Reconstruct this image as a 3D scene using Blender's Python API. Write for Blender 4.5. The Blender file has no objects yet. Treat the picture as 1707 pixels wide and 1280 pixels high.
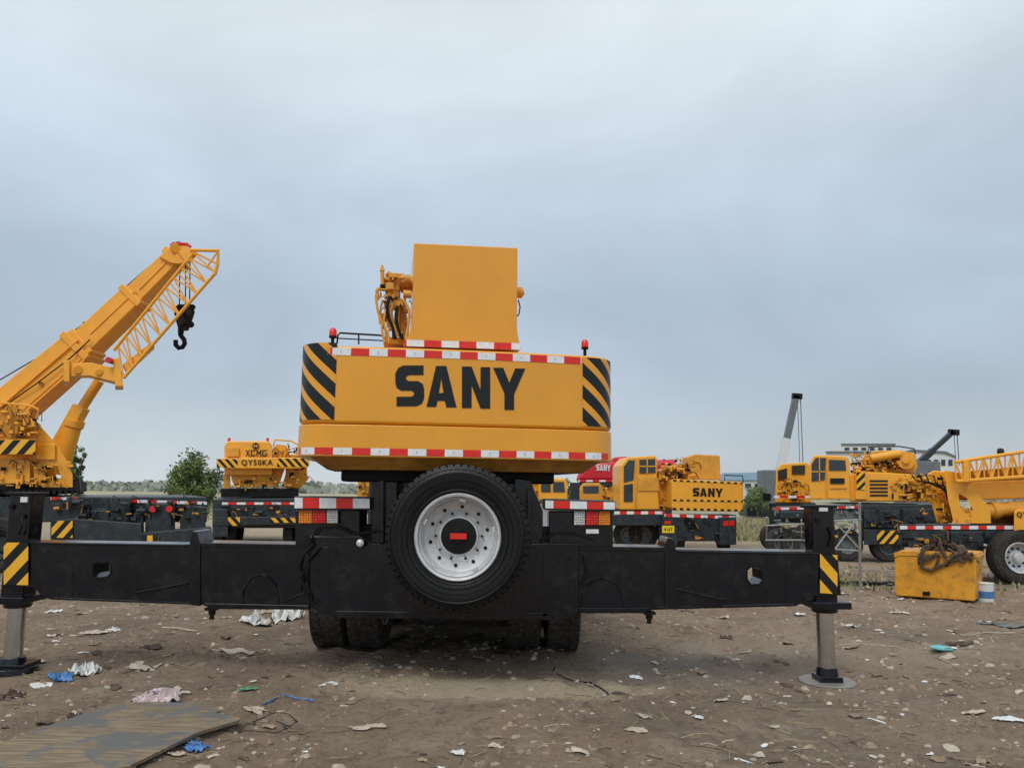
import bpy, bmesh, math, random
from mathutils import Vector, Matrix, noise
from mathutils.geometry import tessellate_polygon
R = math.radians
random.seed(7)
C = bpy.context.scene.collection
V = Vector
# ------------------------------------------------------------------ camera
F = 1282.0
CAMLOC = V((0, 0, 1.65))
CM = Matrix.Rotation(R(90 + 7.64), 3, 'X') @ Matrix.Rotation(R(.7), 3, 'Z')
cd = bpy.data.cameras.new("camera"); cam = bpy.data.objects.new("camera", cd); C.objects.link(cam)
cam.matrix_world = Matrix.Translation(CAMLOC) @ CM.to_4x4()
cd.sensor_width = 36; cd.lens = 36 * F / 1707; cd.clip_end = 6000; cd.clip_start = .05
bpy.context.scene.camera = cam

def smooth(a, b, x):
    t = min(1, max(0, (x - a) / (b - a))); return t * t * (3 - 2 * t)
def rut(d, w): return -.034 * math.exp(-(d / w) ** 2) + .020 * math.exp(-((abs(d) - w * 2.0) / (w * .7)) ** 2)
def gz(x, y):
    z = -.5 * smooth(12, 26, y)
    k = 1 - smooth(14, 40, y)
    if y > 0:
        n2 = noise.noise(V((x * 2.6, y * 2.6, 4))); n3 = noise.noise(V((x * 7, y * 7, 9))); patchy = .5 + 1.1 * max(0, noise.noise(V((x * .5, y * .6, 21))) + .3)
        m = .040 * noise.noise(V((x * .7, y * .9, 0))) + .030 * n2 + patchy * (.018 * n3 + .024 * (.25 - abs(noise.noise(V((x * 4.5, y * 4.5, 13))))) + .012 * noise.noise(V((x * 17, y * 17, 3))))
        if 2 < y < 13:
            wob = .12 * math.sin(y * .9)
            for cx, sl in ((-1.55, -.10), (-1.1, -.14), (.55, .12), (2.2, .55), (3.6, .62), (4.3, .62), (-3.4, -.5)):
                d = x - (cx + sl * (8 - y) * .6 + wob)
                if abs(d) < .8: m += rut(d, .13) * (.8 + .35 * math.sin(y * 40 + x * 9))
        for fx, fy in ((-4.47, 7.0), (2.82, 7.0)):
            m *= smooth(.22, .6, math.hypot(x - fx, y - fy))
        z += k * m
    return z
def ray(px, py): return CM @ V(((px - 853.5) / F, -(py - 640) / F, -1))
def P(px, py, Y):
    d = ray(px, py); return CAMLOC + d * (Y / d.y)
def G(px, py):
    d = ray(px, py); z = 0; p = None
    for _ in range(8):
        p = CAMLOC + d * ((z - 1.65) / d.z); z = gz(p.x, p.y)
    return V((p.x, p.y, gz(p.x, p.y)))
CMI = CM.transposed()
def proj(p):
    q = CMI @ (p - CAMLOC); return (853.5 + F * q.x / -q.z, 640 - F * q.y / -q.z)
class Plane:
    def __init__(s, o, yaw=0, auto=False):
        a = R(yaw); s.o = V(o); s.u = V((math.cos(a), math.sin(a), 0)); s.n = V((-math.sin(a), math.cos(a), 0)); s.auto = auto
    def hit(s, px, py, off=0):
        d = ray(px, py); o = s.o + s.n * off
        t = (o - CAMLOC).dot(s.n) / d.dot(s.n); return CAMLOC + d * t
def PY(Y, yaw=0, ax=853, ay=812): return Plane(P(ax, ay, Y), yaw, Y > 12 and yaw == 0)

# ------------------------------------------------------------------ materials
def mat(name, col, rough=.5, metal=0, var=.12, scale=3., bump=0., bscale=60., coat=0., dirt=0., dirtcol=(.16, .12, .085), spec=.5):
    m = bpy.data.materials.new(name); m.use_nodes = True; nt = m.node_tree; N = nt.nodes; L = nt.links
    b = N['Principled BSDF']; b.inputs['Roughness'].default_value = rough; b.inputs['Metallic'].default_value = metal
    b.inputs['Coat Weight'].default_value = coat; b.inputs['Coat Roughness'].default_value = .12; b.inputs['Specular IOR Level'].default_value = spec
    tc = N.new('ShaderNodeTexCoord'); mp = N.new('ShaderNodeMapping'); L.new(tc.outputs['Object'], mp.inputs[0])
    n = N.new('ShaderNodeTexNoise'); n.inputs['Scale'].default_value = scale; n.inputs['Detail'].default_value = 7; n.inputs['Roughness'].default_value = .6
    L.new(mp.outputs[0], n.inputs['Vector'])
    r = N.new('ShaderNodeValToRGB'); r.color_ramp.elements[0].position = .3; r.color_ramp.elements[1].position = .72
    r.color_ramp.elements[0].color = (*[c * (1 - var) for c in col], 1); r.color_ramp.elements[1].color = (*[min(1, c * (1 + var * .6)) for c in col], 1)
    L.new(n.outputs['Fac'], r.inputs[0]); out = r.outputs[0]
    if dirt:
        n2 = N.new('ShaderNodeTexNoise'); n2.inputs['Scale'].default_value = scale * 2.7; n2.inputs['Detail'].default_value = 9; n2.inputs['Roughness'].default_value = .7
        L.new(mp.outputs[0], n2.inputs['Vector'])
        r2 = N.new('ShaderNodeValToRGB'); r2.color_ramp.elements[0].position = .5; r2.color_ramp.elements[1].position = .75
        r2.color_ramp.elements[0].color = (0, 0, 0, 1); r2.color_ramp.elements[1].color = (dirt, dirt, dirt, 1)
        L.new(n2.outputs['Fac'], r2.inputs[0])
        mx = N.new('ShaderNodeMixRGB'); L.new(r2.outputs[0], mx.inputs[0]); L.new(out, mx.inputs[1]); mx.inputs[2].default_value = (*dirtcol, 1); out = mx.outputs[0]
        rr = N.new('ShaderNodeMapRange'); rr.inputs['To Min'].default_value = rough; rr.inputs['To Max'].default_value = min(1, rough + .4)
        L.new(r2.outputs[0], rr.inputs[0]); L.new(rr.outputs[0], b.inputs['Roughness'])
    L.new(out, b.inputs['Base Color'])
    if bump:
        n3 = N.new('ShaderNodeTexNoise'); n3.inputs['Scale'].default_value = bscale; n3.inputs['Detail'].default_value = 4
        L.new(mp.outputs[0], n3.inputs['Vector'])
        bp = N.new('ShaderNodeBump'); bp.inputs['Strength'].default_value = bump; bp.inputs['Distance'].default_value = .02
        L.new(n3.outputs['Fac'], bp.inputs['Height']); L.new(bp.outputs[0], b.inputs['Normal'])
    return m
M = {}
M['yel'] = mat('yellow_paint', (.80, .345, .018), .28, 0, .08, 1.4, .02, 12, .4, .16, (.46, .22, .04))
M['yel2'] = mat('orange_yellow_paint', (.88, .40, .030), .4, 0, .1, 2, .03, 25, .2, .28, (.40, .24, .08))
M['yel3'] = mat('worn_yellow_paint', (.74, .34, .03), .45, 0, .2, 3, .03, 25, .1, .5, (.26, .15, .06))
M['yelt'] = mat('stained_yellow_paint', (.72, .33, .025), .45, 0, .25, 3, .06, 25, .1, .85, (.16, .085, .035))
M['yeld'] = mat('greasy_yellow_paint', (.54, .25, .026), .45, 0, .35, 9, .1, 40, .1, .6, (.12, .07, .03))
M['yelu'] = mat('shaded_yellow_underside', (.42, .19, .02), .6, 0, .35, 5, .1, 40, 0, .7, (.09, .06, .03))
M['blk'] = mat('black_chassis_paint', (.0030, .0040, .0085), .17, 0, .3, 3, .22, 3.2, 0, .45, (.030, .027, .024), .5)
M['blkm'] = mat('matt_black', (.006, .006, .007), .5, 0, .3, 5, .05, 40, 0, 0, spec=.25)
M['decal'] = mat('black_decal', (.008, .010, .010), .35, 0, .1, 5, spec=.4)
M['mark'] = mat('grey_print', (.32, .33, .35), .5, 0, .1, 5)
M['slate'] = mat('slate_chassis_paint', (.022, .032, .038), .42, 0, .3, 3, .05, 30, .05, .6, (.10, .085, .07), .4)
M['grey'] = mat('grey_chassis_paint', (.13, .15, .16), .5, 0, .2, 3, .05, 30, .1, .5, (.16, .13, .1))
M['tred'] = mat('red_reflective_tape', (.72, .025, .015), .3, 0, .15, 20)
M['twht'] = mat('white_reflective_tape', (.78, .80, .82), .3, 0, .15, 20)
M['hyel'] = mat('hazard_yellow', (.85, .44, .03), .4, 0, .1, 10)
M['rub'] = mat('tyre_rubber', (.0065, .0065, .007), .42, 0, .35, 8, .12, 50, 0, .15, (.035, .03, .027), .32)
M['rubd'] = mat('dusty_tyre_rubber', (.030, .028, .026), .8, 0, .35, 8, .2, 50, 0, .8, (.13, .11, .085), .3)
M['rubm'] = mat('lightened_muddy_rubber', (.060, .054, .048), .8, 0, .35, 8, .2, 50, 0, .9, (.24, .19, .14), .4)  # muddy rubber, base colour lightened so tyres show in the shade under the truck
M['sil'] = mat('silver_rim_paint', (.62, .63, .64), .36, .3, .14, 8, .05, 40, 0, .4, (.25, .24, .23))
M['chr'] = mat('chromed_steel', (.66, .66, .65), .22, 1, .1, 5, .02, 30, 0, .3, (.3, .27, .24))
M['stl'] = mat('galvanised_steel', (.42, .43, .44), .45, .6, .25, 10, .05, 50, 0, .5, (.2, .14, .1))
M['muddy'] = mat('muddy_steel', (.26, .245, .225), .55, .3, .35, 9, .1, 50, 0, .7, (.22, .17, .13))
M['gls'] = mat('dark_window_glass', (.02, .03, .035), .08, 0, .2, 2, 0, 1, .5)
M['red'] = mat('red_crane_paint', (.60, .012, .03), .35, 0, .15, 2, 0, 1, .2, .2)
M['rlens'] = mat('red_lens', (.78, .02, .012), .2, 0, .3, 60, .3, 120, .4)
M['olens'] = mat('amber_lens', (.9, .28, .01), .2, 0, .3, 60, .3, 120, .4)
M['wlens'] = mat('clear_lens', (.7, .7, .68), .15, .2, .4, 60, .3, 120, .5)
M['wht'] = mat('white_plastic', (.72, .73, .72), .5, 0, .2, 12, .3, 20, 0, .5, (.3, .26, .2))
M['wall'] = mat('white_cladding', (.62, .64, .65), .7, 0, .1, .2)
M['blue'] = mat('blue_plastic', (.05, .20, .5), .45, 0, .4, 12, .2, 20, 0, .5, (.5, .52, .55))
M['broof'] = mat('pale_blue_roof_sheet', (.26, .40, .54), .6, 0, .1, .3)
M['teal'] = mat('teal_plastic', (.10, .50, .50), .45, 0, .2, 12)
M['green'] = mat('green_packet', (.08, .30, .13), .45, 0, .5, 20, 0, 1, 0, .6, (.3, .3, .26))
M['card'] = mat('faded_cardboard', (.50, .43, .34), .8, 0, .3, 12, .2, 30, 0, .5, (.28, .22, .16))
M['pinkf'] = mat('pink_white_foil', (.58, .46, .46), .4, 0, .5, 18, .4, 30, 0, .7, (.12, .11, .12))
M['strap'] = mat('brown_webbing', (.10, .065, .045), .85, 0, .5, 18, .4, 60)
M['rust'] = mat('rusty_metal', (.12, .07, .045), .8, 0, .4, 12, .4, 40)
M['stone'] = mat('stone', (.46, .40, .32), .85, 0, .5, 6, .3, 60)
M['stoned'] = mat('earth_clod', (.30, .225, .165), .95, 0, .4, 6, .3, 60, spec=.2)
M['leaf'] = mat('leaf_green', (.15, .22, .07), .6, 0, .5, 1.2)
M['leafd'] = mat('leaf_dark', (.09, .135, .05), .6, 0, .4, 1.2)
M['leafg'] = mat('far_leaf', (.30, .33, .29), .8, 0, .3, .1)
M['bark'] = mat('bark', (.09, .07, .05), .9, 0, .3, 10, .5, 20)
M['plate'] = mat('number_plate_yellow', (.8, .6, .03), .4, 0, .05, 5)
M['drygr'] = mat('dry_grass', (.36, .31, .18), .9, 0, .4, 2)
M['grgr'] = mat('fresh_grass', (.16, .21, .08), .9, 0, .4, 2)
def wood_mat():
    m = bpy.data.materials.new('weathered_plywood'); m.use_nodes = True; nt = m.node_tree; N = nt.nodes; L = nt.links; b = N['Principled BSDF']
    g = N.new('ShaderNodeTexCoord'); mp = N.new('ShaderNodeMapping'); mp.inputs['Rotation'].default_value = (0, 0, -.45); mp.inputs['Scale'].default_value = (1.2, 14, 1); L.new(g.outputs['Object'], mp.inputs[0])
    n = N.new('ShaderNodeTexNoise'); n.inputs['Scale'].default_value = 3; n.inputs['Detail'].default_value = 8; n.inputs['Roughness'].default_value = .7; L.new(mp.outputs[0], n.inputs[0])
    r = N.new('ShaderNodeValToRGB'); r.color_ramp.elements[0].position = .35; r.color_ramp.elements[1].position = .65; r.color_ramp.elements[0].color = (.10, .072, .042, 1); r.color_ramp.elements[1].color = (.30, .23, .145, 1); L.new(n.outputs['Fac'], r.inputs[0])
    n2 = N.new('ShaderNodeTexNoise'); n2.inputs['Scale'].default_value = 2.2; n2.inputs['Detail'].default_value = 10; n2.inputs['Roughness'].default_value = .7; L.new(g.outputs['Object'], n2.inputs[0])
    r2 = N.new('ShaderNodeValToRGB'); r2.color_ramp.elements[0].position = .49; r2.color_ramp.elements[1].position = .55; L.new(n2.outputs['Fac'], r2.inputs[0])
    mx = N.new('ShaderNodeMixRGB'); L.new(r2.outputs[0], mx.inputs[0]); L.new(r.outputs[0], mx.inputs[1]); mx.inputs[2].default_value = (.12, .115, .105, 1); L.new(mx.outputs[0], b.inputs['Base Color'])
    rr = N.new('ShaderNodeMapRange'); rr.inputs['To Min'].default_value = .8; rr.inputs['To Max'].default_value = .28; L.new(r2.outputs[0], rr.inputs[0]); L.new(rr.outputs[0], b.inputs['Roughness'])
    bp = N.new('ShaderNodeBump'); bp.inputs['Strength'].default_value = .5; bp.inputs['Distance'].default_value = .01; L.new(n.outputs['Fac'], bp.inputs['Height']); L.new(bp.outputs[0], b.inputs['Normal'])
    return m
M['wood'] = wood_mat()

# ------------------------------------------------------------------ mesh building
ORG = {}
SPLIT = {'window', 'storage_box', 'tail_light', 'sheave', 'cheek_plate', 'turret_side_plate', 'light_panel', 'boom_collar', 'tail_lamp', 'beacon', 'bolt', 'bolt_hole', 'drain_bolt', 'sticker', 'side_panel', 'tape_mark'}
class MB:
    def __init__(s): s.v = []; s.f = []; s.m = []
    def add(s, vs, fs, mi=0):
        b = len(s.v); s.v += [V(v) for v in vs]; s.f += [tuple(b + i for i in f) for f in fs]; s.m += [mi] * len(fs); return s
    def prism(s, pts, vec, mi=0, holes=()):
        vec = V(vec)
        if not holes:
            n = len(pts)
            return s.add([V(p) for p in pts] + [V(p) + vec for p in pts], [tuple(range(n)), tuple(range(2 * n - 1, n - 1, -1))] + [(i, n + i, n + (i + 1) % n, (i + 1) % n) for i in range(n)], mi)
        loops = [[V(p) for p in pts]] + [[V(p) for p in h] for h in holes]
        tris = tessellate_polygon(loops); flat = [p for l in loops for p in l]; n = len(flat)
        fs = [tuple(t) for t in tris] + [tuple(n + i for i in reversed(t)) for t in tris]; o = 0
        for l in loops:
            k = len(l); fs += [(o + i, n + o + i, n + o + (i + 1) % k, o + (i + 1) % k) for i in range(k)]; o += k
        return s.add(flat + [p + vec for p in flat], fs, mi)
    def slab(s, pl, pts, d, off=0, mi=0, holes=()):
        e = pl.n
        if pl.auto:
            e = ray(sum(p[0] for p in pts) / len(pts), 812); e = V((e.x, e.y, 0)) / e.y
        return s.prism([pl.hit(x, y, off) for x, y in pts], e * d, mi, [[pl.hit(x, y, off) for x, y in h] for h in holes])
    def rect(s, pl, x0, y0, x1, y1, d, off=0, mi=0): return s.slab(pl, [(x0, y0), (x1, y0), (x1, y1), (x0, y1)], d, off, mi)
    def box(s, lo, hi, mi=0):
        x0, y0, z0 = lo; x1, y1, z1 = hi
        return s.prism([(x0, y0, z0), (x1, y0, z0), (x1, y1, z0), (x0, y1, z0)], (0, 0, z1 - z0), mi)
    def beam(s, p0, p1, w0, h0, w1=None, h1=None, side=(0, 1, 0), mi=0):
        p0 = V(p0); p1 = V(p1); a = (p1 - p0).normalized(); sd = V(side); sd = (sd - a * sd.dot(a)).normalized(); up = a.cross(sd)
        w1 = w0 if w1 is None else w1; h1 = h0 if h1 is None else h1; vs = []
        for p, w, h in ((p0, w0, h0), (p1, w1, h1)):
            vs += [p - sd * w / 2 - up * h / 2, p + sd * w / 2 - up * h / 2, p + sd * w / 2 + up * h / 2, p - sd * w / 2 + up * h / 2]
        return s.add(vs, [(3, 2, 1, 0), (4, 5, 6, 7), (0, 1, 5, 4), (1, 2, 6, 5), (2, 3, 7, 6), (3, 0, 4, 7)], mi)
    def lathe(s, c, axis, prof, n=24, mi=0, closed=False, cap0=True, cap1=True):
        c = V(c); a = V(axis).normalized(); t = V((0, 0, 1)) if abs(a.z) < .9 else V((1, 0, 0)); e1 = a.cross(t).normalized(); e2 = a.cross(e1)
        vs = []; k = len(prof)
        for i in range(n):
            an = 2 * math.pi * i / n; d = e1 * math.cos(an) + e2 * math.sin(an)
            vs += [c + d * r + a * h for r, h in prof]
        fs = []
        for i in range(n):
            j = (i + 1) % n
            for q in range(k if closed else k - 1):
                q2 = (q + 1) % k; fs.append((i * k + q, j * k + q, j * k + q2, i * k + q2))
        if not closed:
            if cap0: fs.append(tuple(i * k for i in reversed(range(n))))
            if cap1: fs.append(tuple(i * k + k - 1 for i in range(n)))
        return s.add(vs, fs, mi)
    def cyl(s, p0, p1, r0, r1=None, n=16, mi=0):
        p0 = V(p0); p1 = V(p1); r1 = r0 if r1 is None else r1
        return s.lathe(p0, p1 - p0, [(r0, 0), (r1, (p1 - p0).length)], n, mi)
    def tube(s, path, r, n=8, mi=0):
        path = [V(p) for p in path]; vs = []; k = len(path); up = V((.13, .31, .94)).normalized()
        for i, p in enumerate(path):
            t = (path[min(i + 1, k - 1)] - path[max(i - 1, 0)]).normalized(); e1 = t.cross(up)
            if e1.length < .05: e1 = t.cross(V((1, 0, 0)))
            e1.normalize(); e2 = t.cross(e1)
            vs += [p + (e1 * math.cos(2 * math.pi * j / n) + e2 * math.sin(2 * math.pi * j / n)) * r for j in range(n)]
        fs = [(i * n + j, i * n + (j + 1) % n, (i + 1) * n + (j + 1) % n, (i + 1) * n + j) for i in range(k - 1) for j in range(n)]
        fs += [tuple(reversed(range(n))), tuple((k - 1) * n + j for j in range(n))]
        return s.add(vs, fs, mi)
    def pieces(s):
        par = list(range(len(s.v)))
        def find(a):
            while par[a] != a: par[a] = par[par[a]]; a = par[a]
            return a
        for f in s.f:
            for q in f[1:]: par[find(q)] = find(f[0])
        grp = {}
        for f, m in zip(s.f, s.m): grp.setdefault(find(f[0]), []).append((f, m))
        res = []
        for fl in grp.values():
            ids = sorted({i for f, _ in fl for i in f}); mp = {a: b for b, a in enumerate(ids)}; n = MB()
            n.v = [s.v[i] for i in ids]; n.f = [tuple(mp[i] for i in f) for f, _ in fl]; n.m = [m for _, m in fl]; res.append(n)
        return res
    def build(s, name, mats, parent=None, bevel=0, recalc=True, ang=32, seg=2):
        if parent is not None and name in SPLIT:
            ps = s.pieces()
            if len(ps) > 1: return [p._build(name, mats, parent, bevel, recalc, ang, seg) for p in ps]
        return s._build(name, mats, parent, bevel, recalc, ang, seg)
    def _build(s, name, mats, parent, bevel, recalc, ang, seg):
        if parent is None:
            xs = [v.x for v in s.v]; ys = [v.y for v in s.v]; zs = [v.z for v in s.v]
            o = V(((min(xs) + max(xs)) / 2, (min(ys) + max(ys)) / 2, min(zs)))
        else: o = ORG[parent.name]
        me = bpy.data.meshes.new(name); me.from_pydata([v - o for v in s.v], [], s.f)
        if not isinstance(mats, (list, tuple)): mats = [mats]
        for m in mats: me.materials.append(M[m] if isinstance(m, str) else m)
        for p, i in zip(me.polygons, s.m): p.material_index = i
        if recalc:
            b = bmesh.new(); b.from_mesh(me); bmesh.ops.recalc_face_normals(b, faces=b.faces); b.to_mesh(me); b.free()
        me.polygons.foreach_set('use_smooth', [True] * len(me.polygons))
        me.set_sharp_from_angle(angle=R(ang)); me.update()
        ob = bpy.data.objects.new(name, me); C.objects.link(ob)
        if parent is None: ob.location = o
        else: ob.parent = parent
        ORG[ob.name] = o
        if bevel:
            bv = ob.modifiers.new('bevel', 'BEVEL'); bv.width = bevel; bv.segments = seg; bv.limit_method = 'ANGLE'; bv.angle_limit = R(40); bv.harden_normals = True
        return ob
def tag(o, label, cat=None, group=None, kind=None):
    o['label'] = label
    if cat: o['category'] = cat
    if group: o['group'] = group
    if kind: o['kind'] = kind
    return o
def thing(name, loc, label, cat, group=None):
    o = bpy.data.objects.new(name, None); C.objects.link(o); o.location = loc; o.empty_display_size = .2; ORG[o.name] = V(loc)
    return tag(o, label, cat, group)
def clip(poly, f):
    out = []
    for i in range(len(poly)):
        a, b = poly[i], poly[(i + 1) % len(poly)]; fa, fb = f(a), f(b)
        if fa >= 0: out.append(a)
        if (fa >= 0) != (fb >= 0):
            t = fa / (fa - fb); out.append((a[0] + (b[0] - a[0]) * t, a[1] + (b[1] - a[1]) * t))
    return out
def bands(mb, fmap, a, b, ws, k=0, mis=(0, 1), cols=1, phase=0):
    per = sum(ws)
    for c in range(cols):
        s0, s1 = a * c / cols, a * (c + 1) / cols
        lo = min(0, k * b) - per + phase; x = lo
        while x < a + max(0, k * b) + per:
            for w, mi in zip(ws, mis):
                x0, x1 = x, x + w; x = x1
                q = [(s0, 0), (s1, 0), (s1, b), (s0, b)]
                q = clip(q, lambda p: p[0] + k * p[1] - x0)
                if len(q) > 2: q = clip(q, lambda p: x1 - p[0] - k * p[1])
                if len(q) > 2: mb.add([fmap(*p) for p in q], [tuple(range(len(q)))], mi)
    return mb
def flatmap(pl, x0, y0, x1, y1, a, b, off, y0b=None, y1b=None):
    y0b = y0 if y0b is None else y0b; y1b = y1 if y1b is None else y1b
    def f(s, t):
        u = s / a; v = t / b; ya = y1 + (y0 - y1) * v; yb = y1b + (y0b - y1b) * v
        return pl.hit(x0 + (x1 - x0) * u, ya + (yb - ya) * u, off)
    return f
def plate(pl, x0, y0, x1, y1, name, parent, ws, k, mats, off=-.01, y0b=None, y1b=None, cols=1, phase=0):
    p, q, r = pl.hit(x0, y1), pl.hit(x1, y1 if y1b is None else y1b), pl.hit(x0, y0)
    a = (q - p).length; b = (r - p).length; mb = MB()
    bands(mb, flatmap(pl, x0, y0, x1, y1, a, b, off, y0b, y1b), a, b, ws, k, (0, 1), cols, phase)
    return mb.build(name, mats, parent, recalc=False)
def tape(pl, x0, y0, x1, y1, parent, seg=.3, off=-.01, y0b=None, y1b=None, name='reflective_tape'):
    return plate(pl, x0, y0, x1, y1, name, parent, (seg, seg), 0, ['tred', 'twht'], off, y0b, y1b, phase=random.random() * seg)
def haz(pl, x0, y0, x1, y1, parent, w=.12, d=1, off=-.012, mats=('decal', 'hyel'), y0b=None, y1b=None):
    return plate(pl, x0, y0, x1, y1, 'hazard_plate', parent, (w, w), d, list(mats), off, y0b, y1b)
LET = [
 [(706,609),(706,625),(681,625),(677,628),(677,632),(681,635),(697,635),(705,640),(707,648),(707,664),(703,673),(694,677),(661,677),(661,661),(686,661),(690,658),(690,654),(686,651),(669,651),(661,646),(659,638),(659,622),(664,613),(672,609)],
 [(727,610),(744,610),(761,679),(744,679),(741.5,668),(729.5,668),(727,678),(711,678)],
 [(770,611),(786,611),(801,650),(801,612),(817,612),(817,681),(801,681),(786,642),(786,680),(770,680)],
 [(822,613),(839,613),(849,638),(859,614),(876,614),(857,657),(857,683),(841,683),(841,656)]]
AH = [(735.5,630),(739.2,655),(731.6,655)]
def letters(name, mapf, parent, m, d):
    mb = MB()
    for i, l in enumerate(LET):
        mb.prism([mapf(*p) for p in l], d, 0, [[mapf(*p) for p in AH]] if i == 1 else ())
    return mb.build(name, m, parent)
def bgletters(pl, x0, y0, x1, y1, parent, m, off=-.02):
    f = lambda x, y: pl.hit(x0 + (x - 659) / 217 * (x1 - x0), y0 + (y - 609) / 74 * (y1 - y0), off)
    return letters('lettering', f, parent, m, pl.n * .01)
def text(s, pl, x0, y0, x1, y1, parent, m, off=-.02, bold=.02, name='lettering'):
    cu = bpy.data.curves.new('t', 'FONT'); cu.body = s; cu.size = 1; cu.offset = bold; cu.resolution_u = 2; cu.space_character = 1.12
    o = bpy.data.objects.new('t', cu); C.objects.link(o); dg = bpy.context.evaluated_depsgraph_get(); dg.update()
    me = bpy.data.meshes.new_from_object(o.evaluated_get(dg)); xs = [v.co.x for v in me.vertices]; ys = [v.co.y for v in me.vertices]
    ax, bx, ay, by = min(xs), max(xs), min(ys), max(ys)
    mb = MB().add([pl.hit(x0 + (v.co.x - ax) / (bx - ax) * (x1 - x0), y1 + (v.co.y - ay) / (by - ay) * (y0 - y1), off) for v in me.vertices], [tuple(p.vertices) for p in me.polygons])
    bpy.data.objects.remove(o); bpy.data.curves.remove(cu); bpy.data.meshes.remove(me)
    return mb.build(name, m, parent, recalc=False)
def tyre(parent, c, axis, r, w, tm='rub', rm='sil', tread=0, name='tyre', rimratio=.56, detail=1):
    c = V(c); a = V(axis).normalized(); h = w / 2; ri = r * rimratio
    mb = MB()
    prof = [(ri, -h * .72), (ri + (r - ri) * .06, -h * .82), (ri + (r - ri) * .14, -h * .90), (ri + (r - ri) * .17, -h * .88), (ri + (r - ri) * .5, -h * 1.0), (ri + (r - ri) * .70, -h * .99), (ri + (r - ri) * .72, -h * 1.01), (ri + (r - ri) * .76, -h * .97), (r * .93, -h * .92), (r * .975, -h * .84), (r * .985, -h * .6), (r * .985, h * .6), (r * .975, h * .84), (r * .93, h * .93), (ri + (r - ri) * .5, h), (ri + (r - ri) * .12, h * .86), (ri, h * .72)]
    mb.lathe(c, a, prof, 72 if detail else 28, 0, True)
    if tread:
        t = V((0, 0, 1)); e1 = a.cross(t).normalized(); e2 = a.cross(e1)
        for i in range(tread):
            an = 2 * math.pi * (i + .5) / tread; d = e1 * math.cos(an) + e2 * math.sin(an); tg = a.cross(d)
            for sg in (-1, 1):
                wd = math.pi * r / tread * .78
                p = c + a * sg * h * .62
                vs = []
                for rr, k, q in ((r * .93, wd, h * .34), (r * 1.0, wd * .92, h * .26)):
                    for sa, sb in ((-1, -1), (1, -1), (1, 1), (-1, 1)):
                        vs.append(p + d * rr + a * sa * q + tg * sb * k * 1.0 + tg * sa * sg * .018)
                mb.add(vs, [(0, 1, 2, 3), (4, 5, 6, 7), (0, 1, 5, 4), (1, 2, 6, 5), (2, 3, 7, 6), (3, 0, 4, 7)])
    ty = mb.build(name, tm, parent, ang=28)
    f = -h
    prof = [(ri * 1.01, f * .62), (ri * 1.03, f * .86), (ri * 1.0, f * .93), (ri * .955, f * .90), (ri * .94, f * .66), (ri * .90, f * .58), (ri * .88, f * .1), (ri * .84, f * -.02), (ri * .78, f * -.06), (ri * .62, f * -.10), (ri * .5, f * .02), (ri * .47, f * .14), (ri * .2, f * .14)]
    rim = MB().lathe(c, a, prof, 64 if detail else 20, 0, cap0=False).build('rim', rm, ty, ang=28)
    return ty, rim
def clutter(pl, x0, x1, y0, y1, n, o0, o1, r0, r1, par, m='yel3', name='machinery', sp=8):
    mb = MB()
    for i in range(n):
        x, y = random.uniform(x0, x1), random.uniform(y0, y1); o = random.uniform(min(o0, o1), max(o0, o1)); k = random.random(); mi = random.choice([0, 0, 0, 1, 2])  # some matt black pieces paint in shaded gaps between the machinery parts
        if k < .38:
            w_, h_ = random.uniform(.3, 1) * sp * .7, random.uniform(.25, .8) * sp * .6
            mb.rect(pl, x - w_ / 2, y - h_ / 2, x + w_ / 2, y + h_ / 2, random.uniform(.05, .16), o, mi)
        elif k < .62:
            l = random.uniform(.5, 1.3) * sp; mb.cyl(pl.hit(x - l / 2, y, o), pl.hit(x + l / 2, y + random.uniform(-.1, .1) * sp, o), random.uniform(r0, r1), None, 10, mi)
        elif k < .80:
            l = random.uniform(.5, 1.2) * sp; mb.cyl(pl.hit(x, y - l / 2, o), pl.hit(x + random.uniform(-.15, .15) * sp, y + l / 2, o), random.uniform(r0, r1) * .8, None, 10, mi)
        elif k < .86:
            mb.cyl(pl.hit(x, y, o), pl.hit(x, y, o + .08), random.uniform(r0, r1), None, 10, mi)
        else:
            mb.tube([pl.hit(x, y, o), pl.hit(x + sp * random.uniform(-.5, .5), y - sp * .6, o), pl.hit(x + sp * random.uniform(.2, 1.4), y - sp * .2, o), pl.hit(x + sp * random.uniform(.4, 1.6), y + sp * .8, o)], r0 * .6, 6, random.choice([1, 2, 2]))
    return mb.build(name, [m, 'yeld', 'blkm'], par)

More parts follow.
